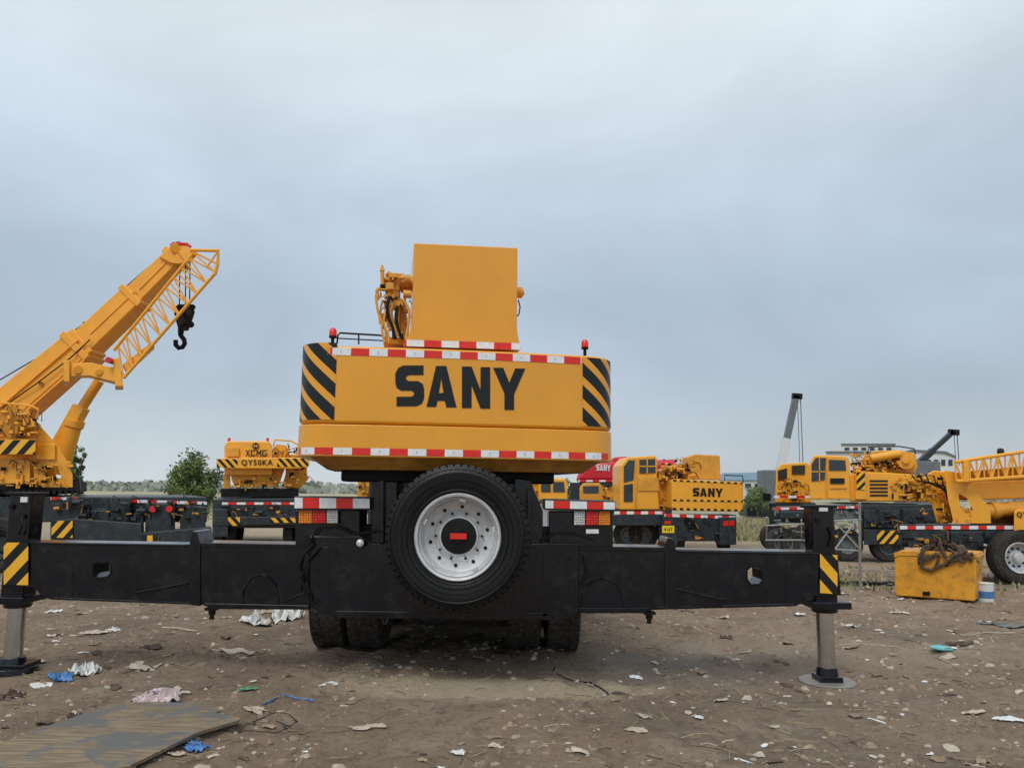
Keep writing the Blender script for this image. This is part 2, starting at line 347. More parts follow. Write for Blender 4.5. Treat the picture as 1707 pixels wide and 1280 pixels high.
# ================================================================== SETTING
xs = []; x = 0; st = .045
while x < 3000:
    xs.append(x); x += st
    if x > 5.2: st *= 1.05
xs = [-q for q in reversed(xs[1:])] + xs
ys = [-60, -20, -6, -2, 0, 1]; y = 1.5; st = .036
while y < 4000:
    ys.append(y); y += st
    if y > 7.5: st *= 1.025
mb = MB(); nx = len(xs)
mb.v = [V((a, b, gz(a, b))) for b in ys for a in xs]
mb.f = [(j * nx + i, j * nx + i + 1, (j + 1) * nx + i + 1, (j + 1) * nx + i) for j in range(len(ys) - 1) for i in range(nx - 1)]
mb.m = [0] * len(mb.f)
def ground_mat():
    m = bpy.data.materials.new('yard_dirt'); m.use_nodes = True; nt = m.node_tree; N = nt.nodes; L = nt.links; b = N['Principled BSDF']
    b.inputs['Specular IOR Level'].default_value = .3
    g = N.new('ShaderNodeNewGeometry')
    def nz(sc, det=8, ro=.6, sx=1, sy=1, dist=0):
        mp = N.new('ShaderNodeMapping'); mp.inputs['Scale'].default_value = (sx, sy, 1); mp.inputs['Rotation'].default_value = (0, 0, .3 * sx); L.new(g.outputs['Position'], mp.inputs[0])
        n = N.new('ShaderNodeTexNoise'); n.inputs['Scale'].default_value = sc; n.inputs['Detail'].default_value = det; n.inputs['Roughness'].default_value = ro; n.inputs['Distortion'].default_value = dist; L.new(mp.outputs[0], n.inputs['Vector']); return n.outputs['Fac']
    def ramp(src, a, c, ca=(0, 0, 0, 1), cb=(1, 1, 1, 1)):
        r = N.new('ShaderNodeValToRGB'); r.color_ramp.elements[0].position = a; r.color_ramp.elements[1].position = c; r.color_ramp.elements[0].color = ca; r.color_ramp.elements[1].color = cb; L.new(src, r.inputs[0]); return r.outputs[0]
    def mix(f, a, c, t='MIX'):
        x = N.new('ShaderNodeMixRGB'); x.blend_type = t
        for i, s in ((0, f), (1, a), (2, c)):
            if hasattr(s, 'links'): L.new(s, x.inputs[i])
            elif i == 0: x.inputs[0].default_value = s
            else: x.inputs[i].default_value = (*s, 1)
        return x.outputs[0]
    sp = N.new('ShaderNodeSeparateXYZ'); L.new(g.outputs['Position'], sp.inputs[0])
    def rng(src, a, c):
        r = N.new('ShaderNodeMapRange'); r.inputs[1].default_value = a; r.inputs[2].default_value = c; r.clamp = True; L.new(src, r.inputs[0]); return r.outputs[0]
    def mth(op, a, c):
        x = N.new('ShaderNodeMath'); x.operation = op
        for i, s in ((0, a), (1, c)):
            if hasattr(s, 'links'): L.new(s, x.inputs[i])
            else: x.inputs[i].default_value = s
        return x.outputs[0]
    def patch(cx, cy, kx, ky, r0, r1, sc, am):
        dx = mth('MULTIPLY', mth('ADD', sp.outputs[0], -cx), kx); dy = mth('MULTIPLY', mth('ADD', sp.outputs[1], -cy), ky)
        d = mth('SQRT', mth('ADD', mth('MULTIPLY', dx, dx), mth('MULTIPLY', dy, dy)), 0)
        return rng(mth('ADD', d, mth('MULTIPLY', mth('ADD', nz(sc, 7, .7), -.5), am)), r1, r0)
    col = mix(ramp(nz(.45, 10, .68, dist=.6), .36, .64), (.40, .285, .195), (.56, .42, .30))
    col = mix(mth('MULTIPLY', ramp(nz(.30, 8, .72, sx=.6), .50, .62), .8), col, (.28, .218, .168))
    col = mix(mth('MULTIPLY', ramp(nz(1.3, 9, .75), .54, .66), .75), col, (.66, .54, .41))
    col = mix(mth('MULTIPLY', ramp(nz(4, 9, .78, dist=1), .51, .63), .8), col, (.26, .19, .14))
    col = mix(mth('MULTIPLY', ramp(nz(30, 6, .8), .57, .68), .8), col, (.68, .60, .49))
    col = mix(ramp(nz(18, 6, .8), .34, .44, (.85, .85, .85, 1), (0, 0, 0, 1)), col, (.14, .105, .08))
    damp = patch(1.5, 7.5, .7, 1.3, .5, 1.2, 1.5, 1.6); col = mix(mth('MULTIPLY', damp, .6), col, (.20, .158, .122))
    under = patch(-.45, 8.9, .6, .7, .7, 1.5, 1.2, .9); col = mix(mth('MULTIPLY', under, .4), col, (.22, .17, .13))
    pm = patch(-.2, 6.65, .60, 1.9, .6, .95, 2.2, 1.3); col = mix(mth('MULTIPLY', pm, .85), col, (.84, .68, .48))
    pm2 = patch(3.6, 8.3, .5, 1.2, .5, 1.2, 1.4, 2.4); col = mix(mth('MULTIPLY', pm2, .4), col, (.62, .52, .40))
    wet = ramp(nz(.8, 5, .6), .58, .64)
    yy = mth('ADD', sp.outputs[1], mth('MULTIPLY', mth('ADD', nz(.08, 5, .6), -.5), 30))
    far = rng(yy, 27, 40)
    grass = mix(ramp(nz(.05, 8, .7), .42, .6), (.50, .42, .29), (.30, .30, .17))
    col = mix(far, col, grass)
    L.new(col, b.inputs['Base Color'])
    rr = N.new('ShaderNodeMapRange'); rr.inputs['To Min'].default_value = .92; rr.inputs['To Max'].default_value = .5; L.new(mth('MAXIMUM', wet, damp), rr.inputs[0]); L.new(rr.outputs[0], b.inputs['Roughness'])
    h = mth('ADD', mth('MULTIPLY', nz(11, 10, .8), 1.0), mth('MULTIPLY', nz(50, 6, .8), .6))
    bp = N.new('ShaderNodeBump'); bp.inputs['Strength'].default_value = 1.0; bp.inputs['Distance'].default_value = .09; L.new(h, bp.inputs['Height']); L.new(bp.outputs[0], b.inputs['Normal'])
    return m
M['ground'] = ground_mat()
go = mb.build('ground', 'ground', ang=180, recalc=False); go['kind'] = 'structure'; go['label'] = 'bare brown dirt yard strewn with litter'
mb = MB()
for i in range(18000):
    t = random.random(); yy = 2.6 + 16 * t ** 1.5; xx = random.uniform(-1, 1) * (yy * .72 + .5)
    if noise.noise(V((xx * .8, yy * .8, 33))) < random.uniform(-.5, .25): continue
    s = random.choice([.003, .004, .005, .006, .007, .009, .011, .014, .020]) * random.uniform(.7, 1.3) * (1 + yy * .05)
    k = random.random(); mi = 0 if k < .28 else (1 if k < .90 else (2 if k < .975 else 3))
    z = gz(xx, yy); a = random.random() * 6.28; flat = .25 if mi >= 2 else .7; el = random.uniform(1, 1.8); vs = []
    for q in range(5):
        an = a + q * 1.2566; rr = s * random.uniform(.6, 1.3); vs.append((xx + math.cos(an) * rr * el, yy + math.sin(an) * rr, z - s * .1))
    top = [(xx + (p[0] - xx) * .5 + random.uniform(-.2, .2) * s, yy + (p[1] - yy) * .5, z + s * flat * random.uniform(.5, 1.3)) for p in vs]
    mb.add(vs + top, [(0, 1, 6, 5), (1, 2, 7, 6), (2, 3, 8, 7), (3, 4, 9, 8), (4, 0, 5, 9), (5, 6, 7, 8, 9)], mi)
o = mb.build('loose_stones', ['stone', 'stoned', 'card', 'wht'], recalc=False, ang=20); tag(o, 'loose stones, clods and tiny chips strewn over the dirt yard', 'stones', kind='stuff')
mb = MB()
def sheetlet(px_, py_, W_, H_, mi, cr, n=4):
    a = random.uniform(-.7, .7); sd = random.random() * 99; vs = []
    for j in range(n + 1):
        for i in range(n + 1):
            u, v = i / n * 2 - 1, j / n * 2 - 1; e_ = 1 - .5 * abs(noise.noise(V((u * 1.3, v * 1.3, sd)))) - .22 * (u * v) ** 2
            lx, ly = u * W_ / 2 * e_, v * H_ / 2 * e_; x = px_ + lx * math.cos(a) - ly * math.sin(a); y = py_ + lx * math.sin(a) + ly * math.cos(a)
            vs.append((x, y, gz(x, y) + .004 + cr * min(W_, H_) * abs(noise.noise(V((u * 2, v * 2, sd + 5))))))
    mb.add(vs, [(j * (n + 1) + i, j * (n + 1) + i + 1, (j + 1) * (n + 1) + i + 1, (j + 1) * (n + 1) + i) for j in range(n) for i in range(n)], mi)
for i in range(760):
    yy = random.uniform(2.8, 14); xx = random.uniform(-1, 1) * yy * .7
    if random.random() > .35 + .9 * abs(xx) / (yy * .7): continue
    s = random.choice([.02, .03, .03, .04, .06, .09]) * (1 + yy * .04); sheetlet(xx, yy, s * random.uniform(1, 2), s * random.uniform(.6, 1.4), random.choice([0, 0, 1, 2, 2, 2, 3, 3]), .35)
o = mb.build('small_litter', ['card', 'wht', 'stoned', 'strap'], recalc=False, ang=25); tag(o, 'small scraps of paper, plastic and bark trodden into the dirt yard', 'litter', kind='stuff')
mb = MB()
for i in range(2000):
    yy = random.uniform(2.7, 14); xx = random.uniform(-1, 1) * yy * .7; a = random.random() * 6.28; l = random.uniform(.04, .22); z = gz(xx, yy) + .008
    p0 = V((xx, yy, z)); p1 = p0 + V((math.cos(a) * l, math.sin(a) * l, random.uniform(0, .02))); pm = (p0 + p1) / 2 + V((random.uniform(-.02, .02), random.uniform(-.02, .02), .004))
    mb.tube([p0, pm, p1], random.uniform(.001, .0032), 4, random.choice([0, 0, 1]))
o = mb.build('twigs', ['drygr', 'strap'], recalc=False); tag(o, 'thin dry twigs and straws lying across the dirt yard', 'twigs', kind='stuff')
mb = MB()
def tuft(px, py, n, h, spread, dry=.6):
    c = G(px, py)
    for i in range(n):
        x = c.x + random.gauss(0, spread); y = c.y + random.gauss(0, spread); z = gz(x, y); a = random.random() * 6.28; hh = h * random.uniform(.4, 1.2); w = .012 * (1 + c.y * .06)
        dx, dy = math.cos(a) * w, math.sin(a) * w; lx, ly = random.gauss(0, hh * .4), random.gauss(0, hh * .4)
        mb.add([(x - dx, y - dy, z), (x + dx, y + dy, z), (x + lx, y + ly, z + hh)], [(0, 1, 2)], 0 if random.random() < dry else 1)
for q in range(60): tuft(random.uniform(1228, 1290), random.uniform(868, 900), 50, .32, .8, .8)
for q in range(18): tuft(random.uniform(1400, 1492), random.uniform(945, 985), 16, .10, .15, .6)
for q in range(12): tuft(random.uniform(1600, 1707), random.uniform(940, 990), 14, .10, .2, .6)
for q in range(40): tuft(random.uniform(140, 360), random.uniform(838, 870), 60, .45, 1.4, .75)
for q in range(8): tuft(random.uniform(1040, 1230), random.uniform(905, 935), 18, .08, .25)
o = mb.build('grass', ['drygr', 'grgr'], recalc=False); tag(o, 'patches of dry and fresh grass around the yard edges', 'grass', kind='stuff')

# ------------------------------------------------------------------ foliage
def foliage(mb, c, rad, n, leaf, nclump):
    cl = []
    for i in range(nclump):
        while True:
            p = V((random.uniform(-1, 1), random.uniform(-1, 1), random.uniform(-1, 1)))
            if p.length < 1: break
        cl.append((V((c[0] + p.x * rad[0] * .8, c[1] + p.y * rad[1] * .8, c[2] + p.z * rad[2] * .8)), random.uniform(.16, .34) * min(rad), random.choice([0, 0, 1])))
    for i in range(n):
        cc, r, mi = random.choice(cl); d = V((random.gauss(0, 1), random.gauss(0, 1), random.gauss(0, 1))).normalized() * r * random.uniform(.4, 1.35)
        p = cc + d; s = leaf * random.uniform(.6, 1.4)
        e1 = V((random.gauss(0, 1), random.gauss(0, 1), random.gauss(0, 1))).normalized(); e2 = e1.cross(V((random.gauss(0, 1), random.gauss(0, 1), random.gauss(0, 1)))).normalized()
        mb.add([p - e1 * s, p + e2 * s * .5, p + e1 * s, p - e2 * s * .5], [(0, 1, 2, 3)], mi)
def tree(name, px, Y, ptop, pw, label, cat, n=4000, leaf=.07, crownlow=.12):
    b = P(px, 830, Y); z0 = gz(b.x, Y); top = P(px, ptop, Y).z; h = top - z0; w = pw / F * Y / 2
    t = thing(name, (b.x, Y, z0), label, cat)
    tr = MB(); tr.cyl((b.x, Y, z0), (b.x, Y, z0 + h * .6), h * .03, h * .012, 8)
    for i in range(9):
        a = random.random() * 6.28; q = random.uniform(.15, .55) * h
        tr.cyl((b.x, Y, z0 + q), (b.x + math.cos(a) * w * .75, Y + math.sin(a) * w * .75, z0 + q + h * random.uniform(.12, .35)), h * .012, h * .004, 6)
    tr.build('trunk', 'bark', t)
    cr = MB(); foliage(cr, (b.x, Y, z0 + h * (crownlow + (1 - crownlow) / 2)), (w, w, h * (1 - crownlow) / 2), n, leaf, 70)
    cr.build('crown', ['leaf', 'leafd'], t, recalc=False)
tree('bushy_tree', 322, 36, 750, 104, 'bushy green tree standing in the field left of the small crane with lettered plate', 'tree', 8500, .08)
tree('bushy_tree', 122, 32, 712, 34, 'slim green tree partly hidden behind the crane with the raised boom', 'tree', 2600, .07)
tree('bushy_tree', 942, 46, 792, 34, 'small green tree left of the red crane', 'tree', 1800, .07)
tree('bushy_tree', 1262, 60, 808, 46, 'low green bush in front of the pale hall with blue roof', 'tree', 2200, .08)
mb = MB()
for i in range(9000):
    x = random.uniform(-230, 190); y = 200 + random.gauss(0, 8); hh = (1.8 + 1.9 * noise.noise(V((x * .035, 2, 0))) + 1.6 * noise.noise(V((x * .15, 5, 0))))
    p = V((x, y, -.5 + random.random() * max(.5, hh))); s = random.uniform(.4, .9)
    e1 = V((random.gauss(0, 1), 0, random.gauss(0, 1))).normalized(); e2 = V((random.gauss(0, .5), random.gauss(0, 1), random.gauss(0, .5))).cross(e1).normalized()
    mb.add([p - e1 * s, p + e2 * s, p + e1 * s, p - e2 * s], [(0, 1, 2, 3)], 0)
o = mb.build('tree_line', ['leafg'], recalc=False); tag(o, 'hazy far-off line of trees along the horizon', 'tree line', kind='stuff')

# ================================================================== MAIN CRANE
main = thing('truck_crane', (P(758, 900, 8).x, 8.0, 0), 'large black and yellow truck crane seen from behind with both rear outriggers extended', 'crane')
XC = P(758, 900, 7).x
SP = Plane(P(758, 765, 6.45), 9)
SX = .062
def w_of(p): return (p - SP.o).dot(SP.u) - SX
def zc(py): return SP.hit(758, py).z
HW = 1.365; RC = .27; SAG = .07
path = []
for i in range(12): path.append((-HW, 1.6 - i / 12 * (1.6 - SAG - RC)))
for i in range(13):
    a = R(180 + 90 * i / 12); path.append((-(HW - RC) + RC * math.cos(a), SAG * .62 + RC + RC * math.sin(a)))
for i in range(1, 24):
    x = -(HW - RC) + 2 * (HW - RC) * i / 24; path.append((x, SAG * .62 * (x / (HW - RC)) ** 2))
for i in range(13):
    a = R(270 + 90 * i / 12); path.append(((HW - RC) + RC * math.cos(a), SAG * .62 + RC + RC * math.sin(a)))
for i in range(1, 13): path.append((HW, SAG + RC + i / 12 * (1.6 - SAG - RC)))
cum = [0]
for a, b in zip(path, path[1:]): cum.append(cum[-1] + math.hypot(b[0] - a[0], b[1] - a[1]))
mid = cum[-1] / 2
def CW(s, z, off=0):
    s = min(max(s + mid, 0), cum[-1] - 1e-6); i = 0
    while cum[i + 1] < s: i += 1
    t = (s - cum[i]) / (cum[i + 1] - cum[i]); a, b = path[i], path[i + 1]
    dx, dy = b[0] - a[0], b[1] - a[1]; l = math.hypot(dx, dy)
    lx = a[0] + dx * t + dy / l * off + SX; ly = a[1] + dy * t - dx / l * off
    p = SP.o + SP.u * lx + SP.n * ly; p.z = z; return p
def s_px(px, z):
    lo, hi = -1.6, 1.6
    for _ in range(40):
        m_ = (lo + hi) / 2
        if proj(CW(m_, z))[0] < px: lo = m_
        else: hi = m_
    return lo
def cwring(z0, z1, off, name, bev, m='yel'):
    pts = [CW(c - mid, z0, off) for c in cum]
    return MB().prism(pts, (0, 0, z1 - z0)).build(name, m, main, bev, ang=25, seg=3)
ZT, ZS, ZB = zc(582), zc(711), zc(764)
cwring(ZS + .006, ZT, 0, 'counterweight', .03)
cwring(ZB, ZS, .006, 'counterweight_base', .010)
MB().prism([SP.o * 1 + SP.u * x + SP.n * y + V((0, 0, ZT - SP.o.z - .01)) for x, y in ((-1.2, .5), (1.2, .5), (1.2, 1.55), (-1.2, 1.55))], (0, 0, .06)).build('hood', 'yel', main, .02)
def cwtape(px0, px1, z0, z1, seg, off, nm='reflective_tape'):
    s0, s1 = s_px(px0, z0), s_px(px1, z0); mb = MB(); a = s1 - s0
    bands(mb, lambda s, t: CW(s0 + s, z0 + t, off), a, z1 - z0, (seg, seg), 0, (0, 1), 40, phase=.04)
    tp = mb.build(nm, ['twht', 'tred'], main, recalc=False)
    x = -2 * seg + .04; mk = MB()
    while x < a - seg:
        cx = x + seg / 2
        if x > 0:
            pt = lambda q, r: CW(s0 + cx + math.cos(R(q)) * r, z0 + (z1 - z0) / 2 + math.sin(R(q)) * r * 1.1, off + .0015)
            ol = [pt(q, .0095) for q in range(50, 320, 30)] + [pt(q, .0062) for q in range(290, 20, -30)]
            mk.add(ol, [tuple(range(len(ol)))])
        x += 2 * seg
    mk.build('tape_mark', 'mark', tp, recalc=False)
cwtape(546, 969, zc(598), zc(586), .152, .004)
cwtape(500, 1012, zc(761), zc(749.5), .152, .010)
for (a_, b_, t0, t1) in ((500, 557, 704, 578), (971, 1018, 704, 586)):
    z0, z1 = zc(t0), zc(t1); s0, s1 = s_px(a_, z0), s_px(b_, z0); mb = MB()
    if a_ < 600: s0 -= .10
    else: s1 += .10
    bands(mb, lambda s, t: CW(s0 + s, z0 + t, .0035), s1 - s0, z1 - z0, (.135, .085), 1.12, (0, 1), 22, phase=.05)
    mb.build('hazard_decal', ['decal', 'yel'], main, recalc=False)
def lm(x, y):
    p = SP.hit(x, y); return CW(w_of(p), p.z, .002)
letters('lettering', lm, main, 'decal', -SP.n * .003)
def under(sc, dz):
    o_ = []
    for c in cum:
        p = CW(c - mid, 0, 0); q = SP.o + SP.u * (.02 + SX) + SP.n * .85; o_.append(V((q.x + (p.x - q.x) * sc, q.y + (p.y - q.y) * sc, ZB - dz)))
    return o_
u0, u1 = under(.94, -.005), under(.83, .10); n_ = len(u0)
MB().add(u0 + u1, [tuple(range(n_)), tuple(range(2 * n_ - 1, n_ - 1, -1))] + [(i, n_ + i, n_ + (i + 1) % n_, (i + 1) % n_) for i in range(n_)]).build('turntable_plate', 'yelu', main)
MB().prism([V((rr_.x, rr_.y, ZB - .2)) for rr_ in [SP.o + SP.u * x + SP.n * y for x, y in ((-.95, .45), (.95, .45), (.95, 1.5), (-.95, 1.5))]], (0, 0, .11)).build('turntable_base', 'blkm', main, .02)
rc = SP.o + SP.n * 2.3; MB().cyl((rc.x, rc.y, 1.25), (rc.x, rc.y, ZB - .14), .75, .75, 40).build('slewing_ring', 'blkm', main, .01)
MB().prism([V((rc.x, rc.y, 0)) + SP.u * x + SP.n * y + V((0, 0, ZB - .1)) for x, y in ((-.9, -.9), (.9, -.9), (.9, 1.4), (-.9, 1.4))], (0, 0, .9)).build('turret_body', 'yel', main, .03)
BP = Plane(SP.o + SP.n * .12, 9)
mb = MB().slab(BP, [(690, 405), (863, 413), (862, 540), (863, 556), (868.5, 583), (672, 576), (682, 556), (687, 535)], .75)
mb.build('boom_rear_housing', 'yel', main, .01)
plate(BP, 674, 566, 867, 577, 'reflective_tape', main, (.152, .152), 0, ['twht', 'tred'], -.004, 572, 583, phase=.02)
b0 = BP.hit(778, 480, .7); MB().beam(b0, b0 + BP.n * 9 - V((0, 0, .15)), .72, .78, .6, .66, side=BP.u).build('boom', 'yel', main, .02)
b0 = BP.hit(868, 488, .2); MB().cyl(b0 - BP.u * .25, b0 + BP.u * .015, .052, .052, 20).cyl(b0 - BP.u * .2, b0 + BP.u * .03, .03, .03, 12).build('pivot_pin', 'yel', main, .006)
MB().tube([BP.hit(x, y, .15) for x, y in ((864, 500), (867, 512), (865, 524), (861, 528))], .006).build('cable', 'blkm', main)
def bp(x, y, o=.15): return BP.hit(x, y, o)
mb = MB()
mb.cyl(bp(648, 472, .3), bp(692, 474, .3), .06, .075, 24); mb.cyl(bp(668, 472, .3), bp(674, 472, .3), .09, .09, 24); mb.cyl(bp(640, 471, .3), bp(649, 471, .3), .04, .04, 16)
mb.beam(bp(655, 498, .25), bp(655, 458, .25), .11, .12); mb.cyl(bp(664, 457, .2), bp(662, 485, .2), .025, .025, 12)
mb.beam(bp(645, 508, .2), bp(672, 508, .2), .12, .05); mb.beam(bp(664, 500, .25), bp(664, 556, .3), .10, .05)
mb.beam(bp(668, 505, .35), bp(674, 572, .35), .2, .07); mb.beam(bp(644, 500, .3), bp(650, 545, .4), .08, .045)
mb.cyl(bp(676, 466, .15), bp(684, 466, .15), .045, .045, 14); mb.cyl(bp(672, 490, .1), bp(686, 491, .1), .035, .035, 14)
mb.beam(bp(643, 478, .1), bp(656, 478, .1), .06, .06); mb.beam(bp(640, 572, .3), bp(684, 574, .3), .3, .06)
mb.beam(bp(648, 460, .15), bp(662, 460, .15), .05, .04); mb.build('winch_motor', 'yel3', main, .004)
clutter(BP, 634, 682, 460, 566, 60, .22, .06, .006, .018, main, 'yel3', 'valve_block', 9)
mb = MB(); mb.cyl(bp(637, 450, .2), bp(638, 474, .2), .018, .018, 12); mb.cyl(bp(637, 442, .2), bp(637, 452, .2), .008, .025, 8); mb.cyl(bp(627, 482, .2), bp(652, 484, .2), .014, .014, 10); mb.cyl(bp(646, 455, .2), bp(656, 462, .2), .024, .024, 10); mb.cyl(bp(628, 484, .2), bp(630, 500, .2), .016, .016, 8)
mb.build('pipe_fitting', 'yel3', main)
for pth, r_, m_ in (([(630, 490), (628, 500), (630, 520), (636, 535), (637, 552), (641, 570)], .010, 'yel3'), ([(634, 478), (627, 488), (627, 505), (631, 520), (633, 540)], .008, 'yel3'), ([(650, 494), (645, 512), (648, 530), (655, 545), (657, 565)], .016, 'blkm'), ([(656, 505), (652, 522), (656, 540), (663, 560)], .015, 'yeld'), ([(662, 512), (660, 530), (664, 550), (672, 566)], .015, 'blkm'), ([(668, 498), (676, 505), (682, 520), (680, 545), (676, 566)], .012, 'yel3'), ([(643, 515), (640, 540), (647, 556), (648, 572)], .010, 'yel3'), ([(638, 500), (634, 520), (641, 545), (645, 570)], .009, 'yeld')):
    q = [bp(x, y, .05) for x, y in pth]; sm = []
    for i in range(len(q) - 1):
        for t in (0, .33, .66):
            a = q[max(i - 1, 0)]; b = q[i]; c_ = q[i + 1]; d = q[min(i + 2, len(q) - 1)]
            sm.append(.5 * ((2 * b) + (c_ - a) * t + (2 * a - 5 * b + 4 * c_ - d) * t * t + (3 * b - a - 3 * c_ + d) * t ** 3))
    sm.append(q[-1]); MB().tube(sm, r_, 8).build('hydraulic_hose', m_, main)
RP = Plane(SP.o + SP.n * .5, 9)
mb = MB(); mb.tube([RP.hit(x, y) for x, y in ((562, 572), (563, 559), (567, 555), (600, 557), (634, 559), (640, 562), (641, 574))], .009); mb.tube([RP.hit(x, y) for x, y in ((563, 564), (640, 568))], .006); mb.tube([RP.hit(598, 557), RP.hit(598, 574)], .007)
mb.build('handrail', 'blkm', main)
for x, y in ((555, 555), (975, 574)):
    q = RP.hit(x, y, -.25)
    b = MB().lathe((q.x, q.y, q.z - .03), (0, 0, 1), [(.032, -.015), (.034, 0), (.026, .004)], 16).cyl((q.x, q.y, ZT - .02), (q.x, q.y, q.z - .04), .015, .015, 10).lathe((q.x, q.y, ZT - .01), (0, 0, 1), [(.035, 0), (.035, .015)], 14)
    bo = b._build('beacon', 'blkm', main, .002, True, 32, 2)
    MB().lathe((q.x, q.y, q.z - .026), (0, 0, 1), [(.031, 0), (.033, .03), (.030, .052), (.018, .068), (.002, .073)], 18).build('lens', 'rlens', bo)

# ---- carrier
x0, x1 = P(500, 900, 6.9).x, P(1020, 900, 6.9).x
MB().box((x0 + .05, 7.15, .98), (x1 - .05, 17.5, 1.30)).build('deck', 'blk', main, .02)
MB().box((XC - .5, 7.1, .55), (XC + .5, 17.5, 1.0)).build('chassis_rail', 'blkm', main, .02)
mb = MB().slab(PY(6.83), [(515, 893), (600, 893), (622, 905), (965, 905), (965, 1020), (935, 1034), (560, 1030), (516, 1012)], .62)
box_ = mb.build('outrigger_box', 'blk', main, .012)
mb = MB().slab(PY(6.826), [(540, 912), (548, 912), (548, 1020), (540, 1018)], .01).slab(PY(6.826), [(905, 910), (913, 910), (913, 1026), (905, 1027)], .01).slab(PY(6.826), [(560, 1018), (930, 1022), (928, 1028), (562, 1024)], .01)
mb.build('stiffener', 'blk', box_, .003)
mb = MB()
for x, y in ((530, 925), (530, 950), (530, 975), (530, 1000), (948, 930), (948, 955), (948, 980), (948, 1005), (925, 925), (925, 1010), (560, 920), (560, 1005)):
    q = P(x, y, 6.83); mb.cyl(q, q - V((0, .014, 0)), .012, .012, 6)
mb.build('bolt', 'blkm', box_)
mb = MB().rect(PY(6.86), 619, 792, 662, 908, .3).slab(PY(6.86), [(858, 797), (884, 800), (905, 852), (905, 908), (850, 908)], .3).rect(PY(7.1), 655, 800, 870, 908, .4)
mb.rect(PY(6.80), 632, 800, 640, 905, .05).slab(PY(6.80), [(878, 812), (886, 818), (886, 905), (878, 905)], .05)
mb.build('rear_frame', 'blk', main, .008)
for (a_, b_, ya, yb, yc, yd) in ((490, 617, 830, 850, 832, 850), (908, 1026, 835, 850, 838, 852)):
    MB().slab(PY(6.76), [(a_, ya - 3), (b_, yc - 3), (b_, yd), (a_, yb)], .5).build('light_bar', 'slate', main, .006)
    plate(PY(6.75), a_ + 1, ya - 1, b_ - 1, yb - 3, 'reflective_tape', main, (.145, .145), 0, ['tred', 'twht'], 0, yc - 1, yd - 3, phase=.07)
mb = MB().rect(PY(6.84), 492, 850, 600, 909, .35).rect(PY(6.84), 915, 852, 1022, 912, .35)
mb.build('light_panel', 'blk', main, .01)
for side, lamps in (('l', ((498, 520, 'olens'), (521, 543, 'rlens'), (545, 563, 'wlens'))), ('r', ((957, 975, 'wlens'), (977, 997, 'rlens'), (998, 1017, 'olens')))):
    ya, yb = (848, 872) if side == 'l' else (851, 875)
    xa, xb = lamps[0][0] - 2, lamps[-1][1] + 2
    hs = MB().rect(PY(6.80), xa, ya - 1, xb, yb + 1, .05)._build('tail_light', 'blkm', main, .004, True, 32, 2)
    for xa_, xb_, m_ in lamps:
        mb = MB()
        for i in range(5):
            for j in range(6):
                q = PY(6.80).hit(xa_ + (i + .5) * (xb_ - xa_) / 5, ya + (j + .5) * (yb - ya) / 6); mb.lathe(q, (0, -1, 0), [(.0098, 0), (.0088, .010), (.005, .013)], 8)
        mb.slab(PY(6.799), [(xa_, ya), (xb_, ya), (xb_, yb), (xa_, yb)], .02)
        mb.build('lens', m_, hs)
q = P(600, 905, 6.74); MB().lathe(q, (0, 1, 0), [(.001, -.012), (.02, -.01), (.033, 0)], 18).build('reversing_lamp', 'wlens', main); MB().lathe(q, (0, 1, 0), [(.036, -.004), (.042, 0), (.03, .09)], 18, cap0=False).build('lamp_housing', 'blkm', main)
MB().rect(PY(6.80), 977, 882, 998, 889, .01).build('sticker', 'wht', main)
tc = P(765, 893, 6.56)
ty, rim = tyre(main, tc, (0, 1, 0), .592, .36, 'rub', 'sil', tread=60, name='spare_tyre', rimratio=.585)
RI = .592 * .585
mb = MB()
for rr_ in (.41, .455, .50): mb.lathe(tc, (0, 1, 0), [(rr_, -.176), (rr_ + .003, -.183), (rr_ + .006, -.176)], 72, 0, True)
for k in range(36):
    a = 2 * math.pi * k / 36; d_ = V((math.cos(a), 0, math.sin(a))); mb.beam(tc + d_ * .515 + V((0, -.172, 0)), tc + d_ * .56 + V((0, -.160, 0)), .012, .014)
mb.build('sidewall_ribs', 'rub', ty)
mb = MB()
for k in range(10):
    a = 2 * math.pi * (k + .35) / 10; r_ = RI * .70; q = tc + V((math.cos(a) * r_, .018, math.sin(a) * r_)); mb.cyl(q + V((0, .02, 0)), q - V((0, .012, 0)), .015, .015, 12)
for k in range(10):
    a = 2 * math.pi * k / 10; r_ = RI * .56; q = tc + V((math.cos(a) * r_, 0, math.sin(a) * r_)); mb.cyl(q + V((0, .03, 0)), q - V((0, .016, 0)), .010, .010, 10)
mb.build('bolt_hole', 'blkm', rim)
MB().lathe(tc, (0, 1, 0), [(.148, .02), (.148, -.035), (.140, -.045), (.06, -.05), (.055, -.065), (.01, -.066)], 40).build('hub', 'blkm', ty, .004)
MB().box((tc.x - .068, tc.y - .076, tc.z - .022), (tc.x + .068, tc.y - .067, tc.z + .026)).build('red_plate', 'tred', ty)
MB().lathe(tc, (0, 1, 0), [(RI * .90, -.10), (RI * .925, -.108), (RI * .935, -.118), (RI * .92, -.124), (RI * .90, -.118)], 64, 0, True).build('lock_ring', 'sil', ty)
mb = MB()
for k in range(5):
    a = 2 * math.pi * (k + .1) / 5; q = tc + V((math.cos(a) * RI * .86, -.11, math.sin(a) * RI * .86)); mb.beam(q, q + V((-math.sin(a) * .05, 0, math.cos(a) * .05)), .03, .02)
mb.build('lock_clip', 'sil', ty)
MB().beam(tc + V((0, .15, 0)), tc + V((0, .7, 0)), .5, .5).build('spare_wheel_carrier', 'blkm', main)
BF = PY(6.86)
